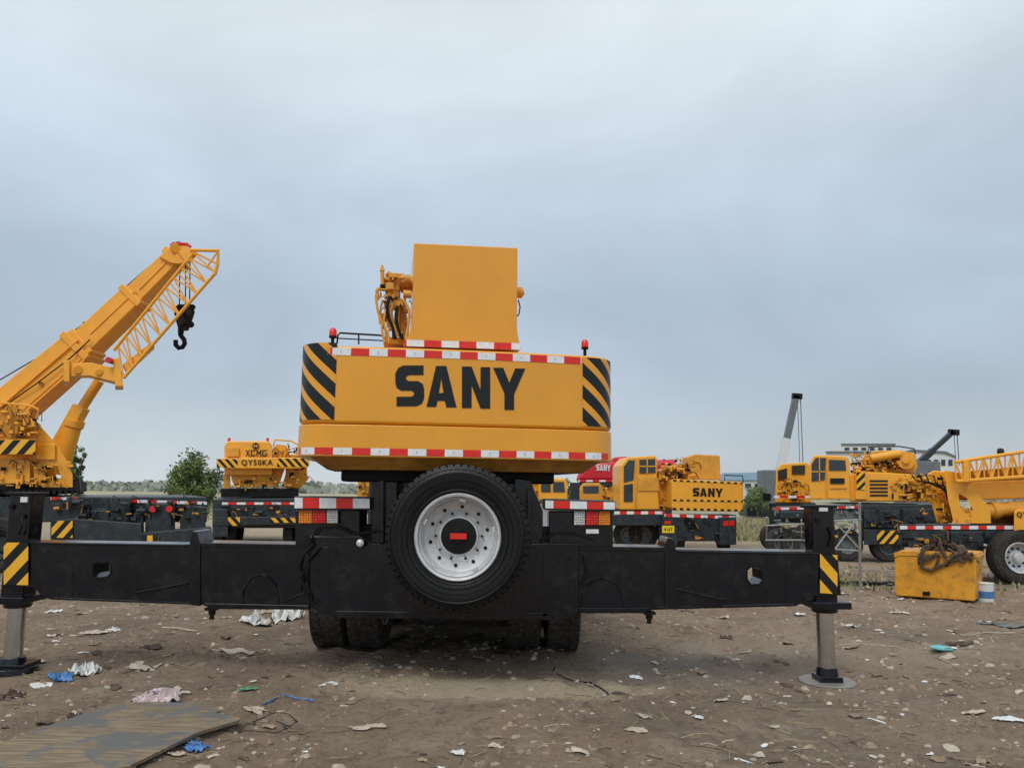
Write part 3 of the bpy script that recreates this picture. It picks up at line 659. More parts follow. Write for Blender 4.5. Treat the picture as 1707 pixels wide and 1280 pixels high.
left = [(8, 902), (48, 903), (310, 907), (335, 907), (515, 910), (515, 1012), (352, 1013), (338, 1008), (84, 999), (68, 990), (54, 978), (6, 976)]
hl = [(155, 942), (162, 936), (178, 935), (184, 941), (184, 956), (178, 962), (160, 963), (154, 957)]
mb = MB().slab(BF, left, .28, 0, 0, [hl]); ob = mb.build('outrigger_beam', 'blk', main)
right = [(965, 914), (1130, 916), (1368, 920), (1396, 921), (1402, 992), (1352, 993), (1340, 1003), (1326, 1010), (1090, 1016), (1075, 1020), (965, 1020)]
hr = [(1245, 951), (1251, 945), (1264, 945), (1270, 951), (1271, 966), (1265, 974), (1252, 974), (1246, 966)]
mb = MB().slab(BF, right, .28, 0, 0, [hr]); ob2 = mb.build('outrigger_beam', 'blk', main)
def edge(pts, r=.007, off=-.004, par=main, nm='weld_bead', pl=BF, m='blk'): return MB().tube([pl.hit(x, y, off) for x, y in pts], r, 6).build(nm, m, par)
edge(hl + [hl[0]], .006, par=ob, nm='hole_rim'); edge(hr + [hr[0]], .006, par=ob2, nm='hole_rim')
def arch(cx, cy, w, h): return [(cx - w * math.cos(R(a_)), cy - h * math.sin(R(a_)) ** .8) for a_ in range(0, 181, 12)]
edge(arch(434, 1008, 30, 50), .010, par=ob); edge(arch(1004, 1016, 36, 52), .010, par=ob2)
edge([(226, 988), (312, 972)], .010, par=ob); edge([(1120, 980), (1205, 1000)], .010, par=ob2); edge([(476, 1000), (520, 985)], .010, par=ob)
edge([(50, 905), (310, 909)], .009, -.002, ob); edge([(90, 997), (335, 1006)], .009, -.002, ob); edge([(1130, 919), (1366, 923)], .009, -.002, ob2); edge([(1095, 1013), (1324, 1007)], .009, -.002, ob2)
for xx_, y0_, y1_, par_ in ((120, 908, 994, ob), (360, 912, 1006, ob), (1200, 921, 1006, ob2), (1310, 923, 1004, ob2)): edge([(xx_, y0_), (xx_, y1_)], .003, -.001, par_)
for sgn, xa, xb, yt, yb_, base in ((-1, 316, 333, 884, 1014, ob), (1, 1108, 1128, 896, 1020, ob2)):
    MB().slab(PY(6.84), [(xa, yt + 14), (xa + 5, yt), (xb - 5, yt + 2), (xb, yt + 24), (xb, yb_ - 4), (xa, yb_ - 6)], .34).build('beam_collar', 'blk', base, .006)
mb = MB()
mb.slab(PY(6.845), [(333, 904), (515, 907), (515, 913), (333, 911)], .33); mb.slab(PY(6.845), [(340, 1005), (515, 1009), (515, 1016), (350, 1015)], .33)
mb.slab(PY(6.845), [(965, 910), (1110, 912), (1110, 919), (965, 917)], .33); mb.slab(PY(6.845), [(965, 1013), (1085, 1013), (1075, 1022), (965, 1022)], .33)
mb.build('beam_sleeve_flange', 'blk', main, .005)
for x, y in ((354, 1012), (1082, 1019)):
    q = P(x, y, 6.9); MB().cyl(q, q - V((0, 0, .06)), .03, .03, 10).cyl(q - V((0, 0, .055)), q - V((0, 0, .1)), .018, .022, 10).beam(q - V((.05, 0, .01)), q + V((.05, 0, -.01)), .1, .02)._build('drain_bolt', 'blkm', main, 0, True, 32, 1)
for sg in (-1, 1):
    p_ = [(505, 925), (500, 945), (507, 962), (500, 985)] if sg < 0 else [(972, 925), (978, 950), (970, 975)]
    edge(p_, .01, -.02, nm='chain', m='blkm')
for pth in ([(515, 905), (530, 880), (560, 878), (590, 890), (640, 885)], [(900, 905), (925, 888), (960, 890), (990, 900)], [(505, 925), (520, 910), (515, 895)], [(520, 1012), (512, 990), (502, 965), (512, 935), (530, 915)]):
    edge(pth, .011, -.05, nm='brake_hose', m='blkm', pl=PY(6.82))
plate(PY(6.84), 6, 904, 47, 974, 'hazard_plate', ob, (.11, .10), -.95, ['hyel', 'decal'], 0, 904, 975, phase=.03)
plate(PY(6.84), 1367, 923, 1396, 988, 'hazard_plate', ob2, (.11, .10), .95, ['hyel', 'decal'], 0, 925, 990)
for side, hx, hy, fx, fy in (('l', 56, 822, 30, 0), ('r', 1359, 843, 1374, 0)):
    ax_ = P(fx, 1005, 7.0).x; zt = P(hx, hy, 7.0).z; zb = P(fx, 996 if side == 'l' else 1004, 7.0).z; z0 = gz(ax_, 7.0)
    hx_ = ax_ if side == 'l' else ax_ - .02
    MB().box((hx_ - .10, 6.89, zb), (hx_ + .10, 7.10, zt)).build('jack_housing', 'blk', main, .02)
    MB().box((hx_ - .125, 6.875, zt - .02), (hx_ + .125, 7.12, zt + .010)).build('jack_cap', 'blkm', main, .01)
    mb = MB().cyl((hx_ - .06, 6.885, zt - .12), (hx_ - .06, 6.86, zt - .12), .02, .02, 10).cyl((hx_ + .05, 6.885, zt - .2), (hx_ + .05, 6.86, zt - .2), .02, .02, 10).tube([V((hx_ + .05, 6.865, zt - .2)), V((hx_ + .07, 6.84, zt - .27)), V((hx_ + .04, 6.85, zt - .36))], .009, 6); mb.build('hose_fitting', 'blkm', main)
    MB().box((ax_ - .18, 6.80, zb - .03), (ax_ + .16, 7.2, zb + .03)).cyl((ax_, 7, zb - .08), (ax_, 7, zb), .11, .12, 24).build('jack_flange', 'blk', main, .01)
    MB().cyl((ax_, 7.0, z0 + .08), (ax_, 7.0, zb), .075, .075, 32).build('jack_rod', 'chr', main)
    if side == 'l':
        MB().cyl((ax_, 7.0, z0 - .02), (ax_, 7.0, z0 + .055), .21, .20, 36).cyl((ax_, 7, z0 + .05), (ax_, 7, z0 + .13), .12, .10, 24).box((ax_ - .17, 6.86, z0 + .05), (ax_ + .17, 7.14, z0 + .085)).build('jack_foot', 'blk', main, .006)
    else:
        MB().lathe((ax_, 7.0, z0 - .02), (0, 0, 1), [(.238, 0), (.24, .028), (.232, .034), (.05, .036)], 40).build('jack_foot', 'muddy', main)
        MB().cyl((ax_, 7, z0 + .01), (ax_, 7, z0 + .13), .10, .085, 24).box((ax_ - .10, 6.9, z0 + .01), (ax_ + .10, 7.1, z0 + .06)).build('foot_socket', 'blk', main, .006)
MB().box((P(34, 832, 6.86).x, 6.86, P(34, 837, 6.86).z), (P(45, 832, 6.86).x, 6.88, P(34, 828, 6.86).z)).build('sticker', 'wht', main)
MB().rect(PY(6.86), 1366, 846, 1380, 852, .02).build('sticker', 'wht', main)
for Yw in (8.40, 9.85, 14.2, 15.7):
    cxs = [P(549, 1040, 8.1).x, P(610, 1040, 8.1).x, P(874, 1040, 8.1).x, P(939, 1040, 8.1).x]
    if Yw > 12: cxs = [cxs[0], cxs[3]]
    for i, cx in enumerate(cxs):
        tyre(main, (cx, Yw, .55 + gz(cx, Yw)), (1 if i >= len(cxs) / 2 else -1, 0, 0), .57, .345, 'rubm' if Yw < 9 else 'rubd', 'sil', tread=44 if Yw < 9 else 0, detail=Yw < 9)
    MB().cyl((cxs[0], Yw, .58), (cxs[-1], Yw, .58), .09, .09, 16).lathe((XC, Yw, .6), (1, 0, 0), [(.1, -.3), (.24, -.12), (.26, 0), (.24, .12), (.1, .3)], 20).build('axle', 'slate', main)
mb = MB()
mb.box((x0 + .05, 7.9, .99), (x1 - .05, 10.6, 1.04)).build('mudguard', 'blkm', main)
MB().box((x0 + .1, 15.2, 1.3), (x0 + 1.2, 17.3, 2.0)).build('driver_cab', 'yel', main, .05)

# ================================================================== LEFT CRANE with raised boom
A = thing('truck_crane', P(-40, 905, 16.0), 'orange-yellow crane at left, boom raised to the right, lattice jib folded beside it', 'crane')
YA = 16.0
def pa(x, y, o=0): return P(x, y, YA + o)
mb = MB().beam(pa(-90, 776), pa(150, 570), .7, .78, .62, .66); mb.build('boom', 'yel2', A, .03)
MB().beam(pa(146, 574), pa(232, 492), .54, .54, .52, .50).build('boom_section', 'yel2', A, .03)
MB().beam(pa(226, 498), pa(302, 423), .44, .44, .42, .38).build('boom_section', 'yel2', A, .03)
mb = MB()
for (a_, b_, w_, h_) in (((134, 585), (142, 577), .70, .76), ((223, 501), (230, 494), .58, .58), ((290, 436), (298, 428), .5, .48)): mb.beam(pa(*a_), pa(*b_), w_, h_)
mb.build('boom_collar', 'yel2', A, .01)
mb = MB(); mb.beam(pa(-90, 755, -.36), pa(130, 566, -.345), .03, .04); mb.beam(pa(-80, 794, -.36), pa(140, 600, -.345), .03, .04); mb.beam(pa(150, 556, -.28), pa(226, 484, -.27), .02, .03); mb.beam(pa(232, 482, -.23), pa(296, 418, -.22), .02, .025); mb.build('boom_rib', 'yel2', A)
mb = MB()
for t in (.12, .3, .48, .66, .84): mb.cyl(pa(-90 + 240 * t, 776 - 206 * t, -.34), pa(-90 + 240 * t, 776 - 206 * t, -.37), .05, .05, 10)
mb.build('slide_pad', 'yeld', A)
MB().tube([pa(-60, 732, -.38), pa(20, 668, -.38), pa(60, 640, -.4), (pa(118, 596, -.38)), pa(150, 566, -.33)], .014, 6).build('electric_cable', 'blkm', A)
mb = MB()
mb.slab(PY(YA - .3), [(266, 428), (286, 410), (312, 408), (318, 420), (310, 436), (298, 440), (284, 438)], .6)
mb.cyl(P(292, 414, YA - .35), P(292, 414, YA + .35), .10, .10, 20); mb.slab(PY(YA - .34), [(296, 420), (326, 416), (330, 424), (312, 440)], .06); mb.build('boom_head', 'yel2', A, .01)
mb = MB()
for o in (-.2, 0, .2): mb.cyl(P(298, 413, YA + o - .04), P(298, 413, YA + o + .04), .13, .13, 20)
mb.cyl(P(314, 424, YA - .2), P(314, 424, YA + .2), .12, .12, 20)
mb.build('sheave', 'rust', A)
MB().tube([pa(284, 410, -.3), pa(288, 406, -.3), pa(312, 407, -.3), pa(318, 412, -.3)], .03, 6).build('rope_guard', 'red', A)
jb = MB()
j0a, j0b, j1a, j1b = (190, 584), (206, 630), (322, 422), (360, 454)
def L3(a, b, t): return (a[0] + (b[0] - a[0]) * t, a[1] + (b[1] - a[1]) * t)
Yn, Yf = YA - 1.0, YA - .42
nb = 20
for t_ in range(nb):
    t, t2 = t_ / nb, (t_ + 1) / nb
    for Yq in (Yn, Yf):
        a, b, c_, d = P(*L3(j0a, j1a, t), Yq), P(*L3(j0b, j1b, t), Yq), P(*L3(j0a, j1a, t2), Yq), P(*L3(j0b, j1b, t2), Yq)
        jb.tube([a, d] if t_ % 2 else [b, c_], .017, 6)
        jb.tube([a, c_], .034, 8); jb.tube([b, d], .034, 8)
        if t_ % 2: jb.tube([c_, d], .015, 6)
    for la, lb in ((j0a, j1a), (j0b, j1b)):
        a, b = P(*L3(la, lb, t), Yn), P(*L3(la, lb, t2), Yf)
        if t_ % 2: a, b = P(*L3(la, lb, t2), Yn), P(*L3(la, lb, t), Yf)
        jb.tube([a, b], .015, 6); jb.tube([P(*L3(la, lb, t), Yn), P(*L3(la, lb, t), Yf)], .013, 6)
q = [(318, 417), (364, 418), (363, 440), (358, 458)]
for Yq in (Yn, Yf):
    jb.tube([P(*z, Yq) for z in q], .036, 8); jb.tube([P(322, 420, Yq), P(362, 440, Yq)], .02, 6); jb.tube([P(364, 418, Yq), P(345, 445, Yq)], .02, 6); jb.tube([P(318, 417, Yq), P(314, 436, Yq)], .03, 6)
for z in q: jb.tube([P(*z, Yn), P(*z, Yf)], .025, 6)
jb.build('lattice_jib', 'yel2', A)
mb = MB().slab(PY(YA - .95), [(108, 606), (150, 604), (196, 614), (206, 622), (202, 640), (188, 636), (148, 626), (108, 628)], .35)
mb.slab(PY(YA - .95), [(204, 608), (252, 570), (258, 578), (212, 620)], .3); mb.slab(PY(YA - 1.0), [(106, 600), (116, 600), (116, 636), (106, 636)], .6); mb.slab(PY(YA - 1.0), [(188, 598), (198, 596), (206, 644), (192, 644)], .6)
mb.cyl(P(130, 616, YA - 1), P(130, 616, YA - .9), .09, .09, 14).cyl(P(165, 620, YA - 1), P(165, 620, YA - .9), .07, .07, 14)
mb.build('jib_bracket', 'yel2', A, .012)
q = P(180, 600, YA - 1.1); MB().cyl(q, q + V((0, .2, 0)), .06, .06, 16)._build('sheave', 'red', A, 0, True, 32, 1)
mb = MB().beam(P(100, 742, YA - .1), P(136, 678, YA - .1), .26, .26); mb.cyl(P(130, 690, YA - .1), P(166, 634, YA - .1), .10, .10, 20); mb.cyl(P(98, 790, YA - .1), P(124, 705, YA - .1), .17, .16, 24); mb.cyl(P(122, 712, YA - .1), P(126, 700, YA - .1), .19, .19, 24); mb.build('luffing_cylinder', 'yel2', A, .01)
mb = MB().slab(PY(YA - .5), [(-160, 690), (-20, 684), (46, 690), (66, 712), (84, 738), (92, 762), (96, 812), (-160, 812)], 1.1)
mb.build('turret', 'yel2', A, .03)
mb = MB()
for o in (-.95, .55): mb.slab(PY(YA + o), [(40, 700), (62, 704), (96, 742), (114, 772), (121, 790), (121, 812), (58, 812), (54, 752)], .08, 0, 0, [[(72, 776), (96, 776), (102, 796), (76, 798)]])
mb.build('turret_side_plate', 'yel2', A)
mb = MB().cyl(P(18, 706, YA - 1.1), P(18, 706, YA + .3), .26, .26, 28)
for o in (-1.15, -.55): mb.cyl(P(18, 706, YA + o), P(18, 706, YA + o + .05), .32, .32, 28)
mb.build('winch', 'yel3', A)
clutter(PY(YA - 1.2), -30, 60, 684, 730, 90, .15, -.1, .012, .04, A, 'yel2', 'machinery', 13)
clutter(PY(YA - 1.0), 0, 118, 770, 812, 40, -.02, -.10, .012, .035, A, 'yel2', 'pipe_work', 14)
MB().rect(PY(YA - 1.25), -160, 732, 60, 758, .5).build('counterweight', 'yel2', A, .02)
haz(PY(YA - 1.26), -30, 733, 59, 757, A, .15, -.9)
mb = MB().rect(PY(YA - 1.0), 60, 740, 92, 766, .05).rect(PY(YA - 1.0), 0, 766, 50, 806, .05); mb.build('side_panel', 'yel2', A, .01)
mb = MB().tube([P(62, 700, YA - 1), P(64, 682, YA - 1), P(50, 676, YA - 1), P(10, 672, YA - 1), P(-40, 670, YA - 1)], .02, 6); mb.tube([P(25, 674, YA - 1), P(25, 695, YA - 1)], .015, 6); mb.build('handrail', 'yel2', A)
MB().cyl(P(30, 826, YA + .1), P(30, 811, YA + .1), 1.25, 1.25, 40).build('slewing_ring', 'blkm', A)
mb = MB()
for i in range(16): mb.beam(P(-20 + i * 10, 824, YA - 1.17), P(-20 + i * 10, 816, YA - 1.17), .05, .04)
mb.tube([P(122, 790, YA - .9), P(134, 800, YA - 1), P(136, 822, YA - 1.1)], .03, 8); mb.build('ring_gear', 'blkm', A)
MB().tube([pa(-60, 668, -.1), pa(60, 598, -.1), pa(138, 541, -.1)], .013, 6).tube([pa(138, 541, 0), pa(290, 408, 0)], .012, 6).build('hoist_rope', 'blkm', A)
MB().tube([pa(134, 550), pa(140, 538), pa(180, 541)], .03, 6).build('rope_guide', 'blkm', A)
mb = MB().rect(PY(14.9), -200, 828, 345, 870, 2.4); mb.build('deck', 'slate', A, .02)
tape(PY(14.88), 84, 828, 130, 833, A, .19, 0, 829, 834); tape(PY(14.88), 205, 832, 345, 837, A, .19, 0, 836, 841)
mb = MB()
for a_, b_, c_, d in ((90, 838, 150, 868), (182, 828, 217, 902), (242, 838, 292, 900), (300, 844, 343, 904), (150, 850, 182, 905), (222, 856, 240, 900), (120, 832, 140, 845)): mb.rect(PY(14.6 - random.random() * .1), a_, b_, c_, d, .7)
mb.build('storage_box', 'slate', A, .03)
clutter(PY(14.5), 88, 345, 832, 872, 90, 0, -.12, .012, .04, A, 'slate', 'valve_gear', 12)
mb = MB().slab(PY(14.3), [(84, 868), (120, 864), (236, 872), (240, 915), (84, 915)], .35).slab(PY(14.2), [(236, 888), (352, 878), (358, 915), (236, 915)], .35); mb.build('outrigger_beam', 'slate', A, .02)
haz(PY(14.28), 86, 868, 121, 896, A, .12, -.9); haz(PY(14.18), 236, 892, 264, 908, A, .1, 0)
for px_ in (4, -90):
    q = P(px_, 884, 14.75); tyre(A, (q.x, 14.8, gz(q.x, 14.8) + .52), (0, 1, 0), .52, .34, 'rubd', 'slate', detail=0)
mb = MB().cyl(P(255, 848, 14.4), P(255, 848, 14.55), .06, .06, 12).cyl(P(282, 848, 14.4), P(282, 848, 14.55), .06, .06, 12); mb.build('tail_lamp', 'rlens', A)
H = thing('hook_block', P(308, 580, YA), 'black hook block hanging from the raised boom at left', 'hook')
ck = [(296, 507), (320, 507), (325, 520), (320, 536), (314, 551), (298, 551), (293, 534), (292, 518)]
mb = MB().slab(PY(YA - .18), ck, .05).slab(PY(YA + .12), ck, .05)
mb.build('cheek_plate', 'blk', H, .01)
mb = MB(); mb.cyl(P(304, 522, YA - .14), P(304, 522, YA + .1), .16, .16, 24); mb.cyl(P(318, 541, YA - .25), P(318, 541, YA + .2), .07, .07, 12); mb.cyl(P(321, 512, YA - .25), P(321, 512, YA + .2), .06, .06, 12); mb.cyl(P(296, 514, YA - .25), P(296, 514, YA + .2), .06, .06, 12); mb.build('sheave', 'blkm', H)
mb = MB(); mb.cyl(P(302, 548, YA), P(301, 560, YA), .07, .05, 12)
hk = [(301, 553), (302, 560), (307, 566), (308, 573), (304, 579), (298, 580), (293, 575), (293, 567)]
mb.tube([P(x, y, YA) for x, y in hk], .05, 10); mb.build('hook', 'blkm', H)
mb = MB()
for x in (300, 310, 317): mb.tube([P(x, 420, YA - .05), P(x - 1, 510, YA)], .012, 6)
mb.build('hoist_rope', 'blkm', H)

# ================================================================== small crane with lettered plate
YB = 27.0
Bc = thing('truck_crane', (P(440, 900, YB).x, YB, -.5), 'small yellow crane seen end-on between the bushy tree and the large crane', 'crane')
pl = PY(YB)
MB().slab(pl, [(374, 742), (380, 735), (448, 735), (454, 742), (454, 792), (374, 792)], 2.0).build('hood', 'yel2', Bc, .05)
MB().slab(PY(YB - .1), [(378, 746), (398, 746), (398, 761), (378, 761)], .1).build('side_panel', 'yel3', Bc, .01)
mb = MB().slab(PY(YB - .3), [(361, 764), (515, 762), (516, 776), (500, 781), (376, 781), (361, 776)], .5); mb.build('counterweight', 'yel2', Bc, .03)
haz(PY(YB - .31), 361, 765, 396, 779, Bc, .13, .9, 0); haz(PY(YB - .31), 462, 764, 514, 778, Bc, .13, .9, 0)
text('QY50KA', PY(YB - .33), 402, 766, 455, 777, Bc, 'decal', 0, .015)
# letters X C M G as clean strokes
mp_ = PY(YB - .12)
def xc(gx, pts): return [(gx + x * 8.2, 750 + y * 10.5) for x, y in pts]
mb = MB()
for poly in ([(0, 0), (.28, 0), (1, 1), (.72, 1)], [(.72, 0), (1, 0), (.28, 1), (0, 1)]): mb.slab(mp_, xc(409, poly), .01, -.01 if poly[0][0] == 0 else -.013)
for poly in ([(0, 0), (1, 0), (1, .2), (0, .2)], [(0, .2), (.25, .2), (.25, .8), (0, .8)], [(0, .8), (1, .8), (1, 1), (0, 1)]): mb.slab(mp_, xc(418, poly), .01, -.01)
mb.slab(mp_, xc(427.5, [(0, 0), (.25, 0), (.5, .45), (.75, 0), (1, 0), (1, 1), (.78, 1), (.78, .42), (.5, .85), (.22, .42), (.22, 1), (0, 1)]), .01, -.01)
for poly in ([(0, 0), (1, 0), (1, .2), (0, .2)], [(0, .2), (.25, .2), (.25, .8), (0, .8)], [(0, .8), (1, .8), (1, 1), (0, 1)], [(.75, .48), (1, .48), (1, .8), (.75, .8)], [(.5, .48), (.75, .48), (.75, .62), (.5, .62)]): mb.slab(mp_, xc(437, poly), .01, -.01)
mb.build('lettering', 'decal', Bc)
c0 = P(426, 743, YB - .04)
MB().lathe(c0, (0, 1, 0), [(.11, -.02), (.11, 0)], 20).build('emblem', 'decal', Bc)
MB().slab(PY(YB - .07), [(423, 740), (426, 743), (429, 740), (429, 746), (426, 743.6), (423, 746)], .01).build('emblem_mark', 'yel2', Bc)
mb = MB().slab(PY(YB + .2), [(384, 781), (475, 781), (468, 800), (462, 812), (392, 812), (386, 800)], 1.6); mb.rect(PY(YB + .3), 372, 790, 384, 816, 1.2); mb.build('turret', 'yel3', Bc, .03)
mb = MB().slab(PY(YB + .1), [(454, 748), (462, 740), (478, 742), (482, 764), (454, 764)], 1.2).slab(PY(YB + .5), [(476, 758), (508, 755), (512, 764), (512, 800), (500, 815), (470, 812), (476, 790)], 1.6); mb.build('operator_cab', 'yel2', Bc, .04)
MB().slab(PY(YB + .48), [(488, 762), (506, 760), (508, 782), (490, 784)], .02).build('window', 'gls', Bc)
clutter(PY(YB), 456, 512, 742, 762, 30, .1, -.1, .02, .05, Bc, 'yel2', 'machinery', 9); clutter(PY(YB), 386, 512, 783, 815, 70, .25, -.05, .02, .06, Bc, 'yel3', 'pipe_work', 9)
mb = MB()
for x in (382, 446): mb.cyl(P(x, 736, YB + .2), P(x, 730, YB + .2), .05, .05, 8)
mb.build('beacon', 'rlens', Bc)
MB().tube([P(456, 744, YB), P(458, 733, YB), P(486, 735, YB), P(498, 742, YB), P(504, 756, YB)], .03, 6).build('handrail', 'yel2', Bc)
MB().rect(PY(YB + .2), 368, 814, 498, 829, 2).build('slewing_ring', 'blkm', Bc, .03)
mb = MB().slab(PY(YB - .5), [(354, 832), (515, 830), (515, 880), (354, 880)], 5); mb.rect(PY(YB - .7), 356, 848, 380, 895, .4); mb.rect(PY(YB - .7), 496, 846, 518, 895, .4); mb.build('chassis', 'slate', Bc, .03)
tape(PY(YB - .52), 370, 837, 500, 841, Bc, .3, 0); haz(PY(YB - .75), 450, 863, 517, 871, Bc, .16, .9, 0); haz(PY(YB - .75), 380, 862, 400, 876, Bc, .16, .9, 0)
clutter(PY(YB - .52), 360, 512, 842, 862, 40, 0, -.1, .02, .06, Bc, 'slate', 'valve_gear', 9)
MB().slab(PY(YB - .73), [(354, 862), (517, 860), (517, 874), (354, 876)], .3).build('outrigger_beam', 'slate', Bc, .02)
for x in (368, 388, 484, 504):
    q = P(x, 880, YB); tyre(Bc, (q.x, YB + .2, -.5 + .52), (1, 0, 0), .52, .36, 'rubd', 'slate', detail=0)

# ================================================================== cranes behind the main one
def simple_wheels(par, Y, pxs, r=.5, rm='grey', ax=(0, 1, 0)):
    for x in pxs:
        q = P(x, 880, Y); tyre(par, (q.x, Y, gz(q.x, Y) + r), ax, r, .32, 'rubd', rm, detail=0)
YC = 21
c = thing('truck_crane', (P(770, 900, YC).x, YC, gz(0, YC)), 'yellow crane mostly hidden directly behind the large crane', 'crane')
MB().slab(PY(YC), [(596, 800), (900, 797), (900, 832), (596, 832)], 2).build('turret', 'yel3', c, .04)
MB().slab(PY(YC - .2), [(897, 802), (903, 797), (942, 797), (946, 806), (946, 834), (897, 834)], 1.3).build('operator_cab', 'yel2', c, .05)
MB().slab(PY(YC - .22), [(902, 803), (918, 803), (918, 820), (902, 820)], .03).slab(PY(YC - .22), [(922, 803), (940, 803), (942, 820), (922, 820)], .03).build('window', 'gls', c)
clutter(PY(YC), 862, 896, 798, 830, 30, -.02, -.15, .02, .04, c); clutter(PY(YC), 598, 625, 800, 830, 20, -.02, -.15, .02, .04, c)
MB().rect(PY(YC - .2), 560, 836, 1000, 868, 2.3).build('chassis', 'slate', c, .03)
simple_wheels(c, YC, (600, 660, 880, 990))
YH = 30
c = thing('truck_crane', (P(1000, 900, YH).x, YH, gz(7, YH)), 'yellow crane with square cab below the red crane', 'crane')
MB().slab(PY(YH), [(966, 812), (972, 805), (1000, 805), (1004, 812), (1034, 814), (1034, 838), (966, 838)], 1.6).build('operator_cab', 'yel3', c, .05)
MB().slab(PY(YH - .02), [(972, 810), (998, 810), (998, 822), (972, 822)], .03).build('window', 'gls', c)
clutter(PY(YH - .02), 1004, 1034, 808, 836, 26, 0, -.1, .03, .06, c, 'yel3', 'machinery', 8)
MB().rect(PY(YH), 940, 838, 1075, 866, 2.3).build('chassis', 'slate', c, .03)
tape(PY(YH - .05), 940, 840, 1075, 845, c, .3, 0); simple_wheels(c, YH, (950, 990, 1060))
YR = 36
c = thing('truck_crane', (P(1040, 900, YR).x, YR, gz(7, YR)), 'red crane with white lettering behind the yellow cranes', 'crane')
MB().slab(PY(YR), [(958, 804), (964, 788), (974, 777), (990, 770), (1012, 767), (1038, 767), (1046, 772), (1046, 804)], 2).build('counterweight', 'red', c, .25, seg=4)
MB().cyl(P(1036, 783, YR + .3), P(1126, 776, YR + .3), .42, .30, 20).build('boom', 'red', c, .03)
MB().slab(PY(YR + .1), [(1014, 772), (1022, 762), (1046, 760), (1050, 772)], .8).build('boom_housing', 'red', c, .1)
bgletters(PY(YR), 994, 774, 1018, 785, c, 'wht', -.05)
tape(PY(YR - .05), 964, 800, 1046, 803, c, .3, 0)
MB().rect(PY(YR), 950, 804, 1120, 858, 2.3).build('chassis', 'slate', c, .03); simple_wheels(c, YR, (960, 1000, 1060, 1100))

YD = 27
D = thing('truck_crane', (P(1170, 905, YD).x, YD, -.5), 'yellow crane with black lettering and yellow number plate right of the large crane', 'crane')
dp = PY(YD, 4, 1180)
DP = lambda o: Plane(dp.o + dp.n * o, 4)
mb = MB().slab(DP(0), [(1120, 800), (1126, 798), (1236, 803), (1240, 806), (1240, 850), (1236, 853), (1126, 851), (1120, 848)], 1.4); mb.build('counterweight', 'yel2', D, .08)
plate(DP(-.012), 1122, 799, 1238, 802, 'trim_strip', D, (.12, .12), 0, ['decal', 'hyel'], 0, 804, 807); plate(DP(-.012), 1122, 832, 1238, 835, 'trim_strip', D, (.12, .12), 0, ['decal', 'hyel'], 0, 834, 837)
plate(DP(-.012), 1122, 846, 1238, 850, 'trim_strip', D, (.12, .12), 0, ['decal', 'hyel'], 0, 849, 852)
bgletters(DP(0), 1155, 813, 1205, 828, D, 'decal')
MB().slab(DP(.9), [(1060, 800), (1122, 798), (1122, 851), (1060, 850)], 2.0).build('turret', 'yel2', D, .04)
mb = MB().slab(DP(.6), [(1034, 776), (1046, 762), (1092, 759), (1096, 764), (1096, 802), (1100, 850), (1034, 850)], 1.4); mb.build('operator_cab', 'yel2', D, .05)
mb = MB().slab(DP(.57), [(1066, 766), (1092, 765), (1093, 788), (1066, 789)], .04).slab(DP(.57), [(1040, 778), (1048, 767), (1058, 767), (1056, 800), (1040, 804)], .04).slab(DP(.57), [(1040, 808), (1055, 806), (1055, 836), (1040, 836)], .04); mb.build('window', 'gls', D)
mb = MB().rect(DP(.55), 1066, 776, 1093, 778, .02).rect(DP(.55), 1078, 765, 1080, 789, .02).rect(DP(.55), 1059, 765, 1062, 848, .03); mb.build('window_frame', 'yel3', D)
MB().slab(DP(.56), [(1064, 796), (1098, 796), (1099, 818), (1064, 818)], .03).build('side_panel', 'yel3', D)
mb = MB().slab(DP(.3), [(1147, 762), (1160, 757), (1200, 759), (1202, 800), (1147, 798)], .7); mb.build('boom_rear_housing', 'yel3', D, .03)
MB().slab(DP(.7), [(1098, 784), (1147, 770), (1147, 799), (1098, 800)], 1.0).build('winch', 'yeld', D, .05)
clutter(DP(.3), 1100, 1158, 766, 798, 90, .35, -.05, .02, .06, D, 'yel2', sp=9); clutter(DP(.6), 1100, 1120, 804, 846, 20, .25, .1, .02, .04, D, 'yel3', name='hose_fitting', sp=7)
mb = MB().rect(DP(.1), 1105, 858, 1228, 902, 1.0).rect(DP(.4), 1022, 858, 1110, 876, 2.0).rect(DP(-.1), 1103, 880, 1130, 910, .4).rect(DP(-.1), 1200, 862, 1228, 908, .4); mb.build('chassis', 'slate', D, .03)
clutter(DP(.05), 1130, 1200, 864, 900, 26, 0, -.1, .02, .05, D, 'slate', 'valve_gear', 10)
tape(DP(.38), 1024, 852, 1108, 857, D, .25, 0); tape(DP(.08), 1108, 856, 1226, 861, D, .25, 0, 860, 865)
MB().rect(DP(-.12), 1104, 876, 1124, 888, .02).build('number_plate', 'plate', D); text('4167', DP(-.13), 1107, 879, 1121, 885, D, 'decal', 0)
mb = MB().rect(DP(-.12), 1206, 868, 1214, 876, .03).rect(DP(-.12), 1216, 868, 1224, 876, .03).rect(DP(-.12), 1108, 868, 1118, 873, .03); mb.build('tail_light', 'rlens', D)
mb = MB().tube([DP(0).hit(1208, 801), DP(0).hit(1208, 792), DP(0).hit(1238, 793), DP(0).hit(1239, 804)], .02, 6); mb.build('handrail', 'blkm', D)
simple_wheels(D, YD + 1.0, (1046, 1072), .52); simple_wheels(D, YD + .6, (1130, 1205), .52, ax=(1, 0, 0))

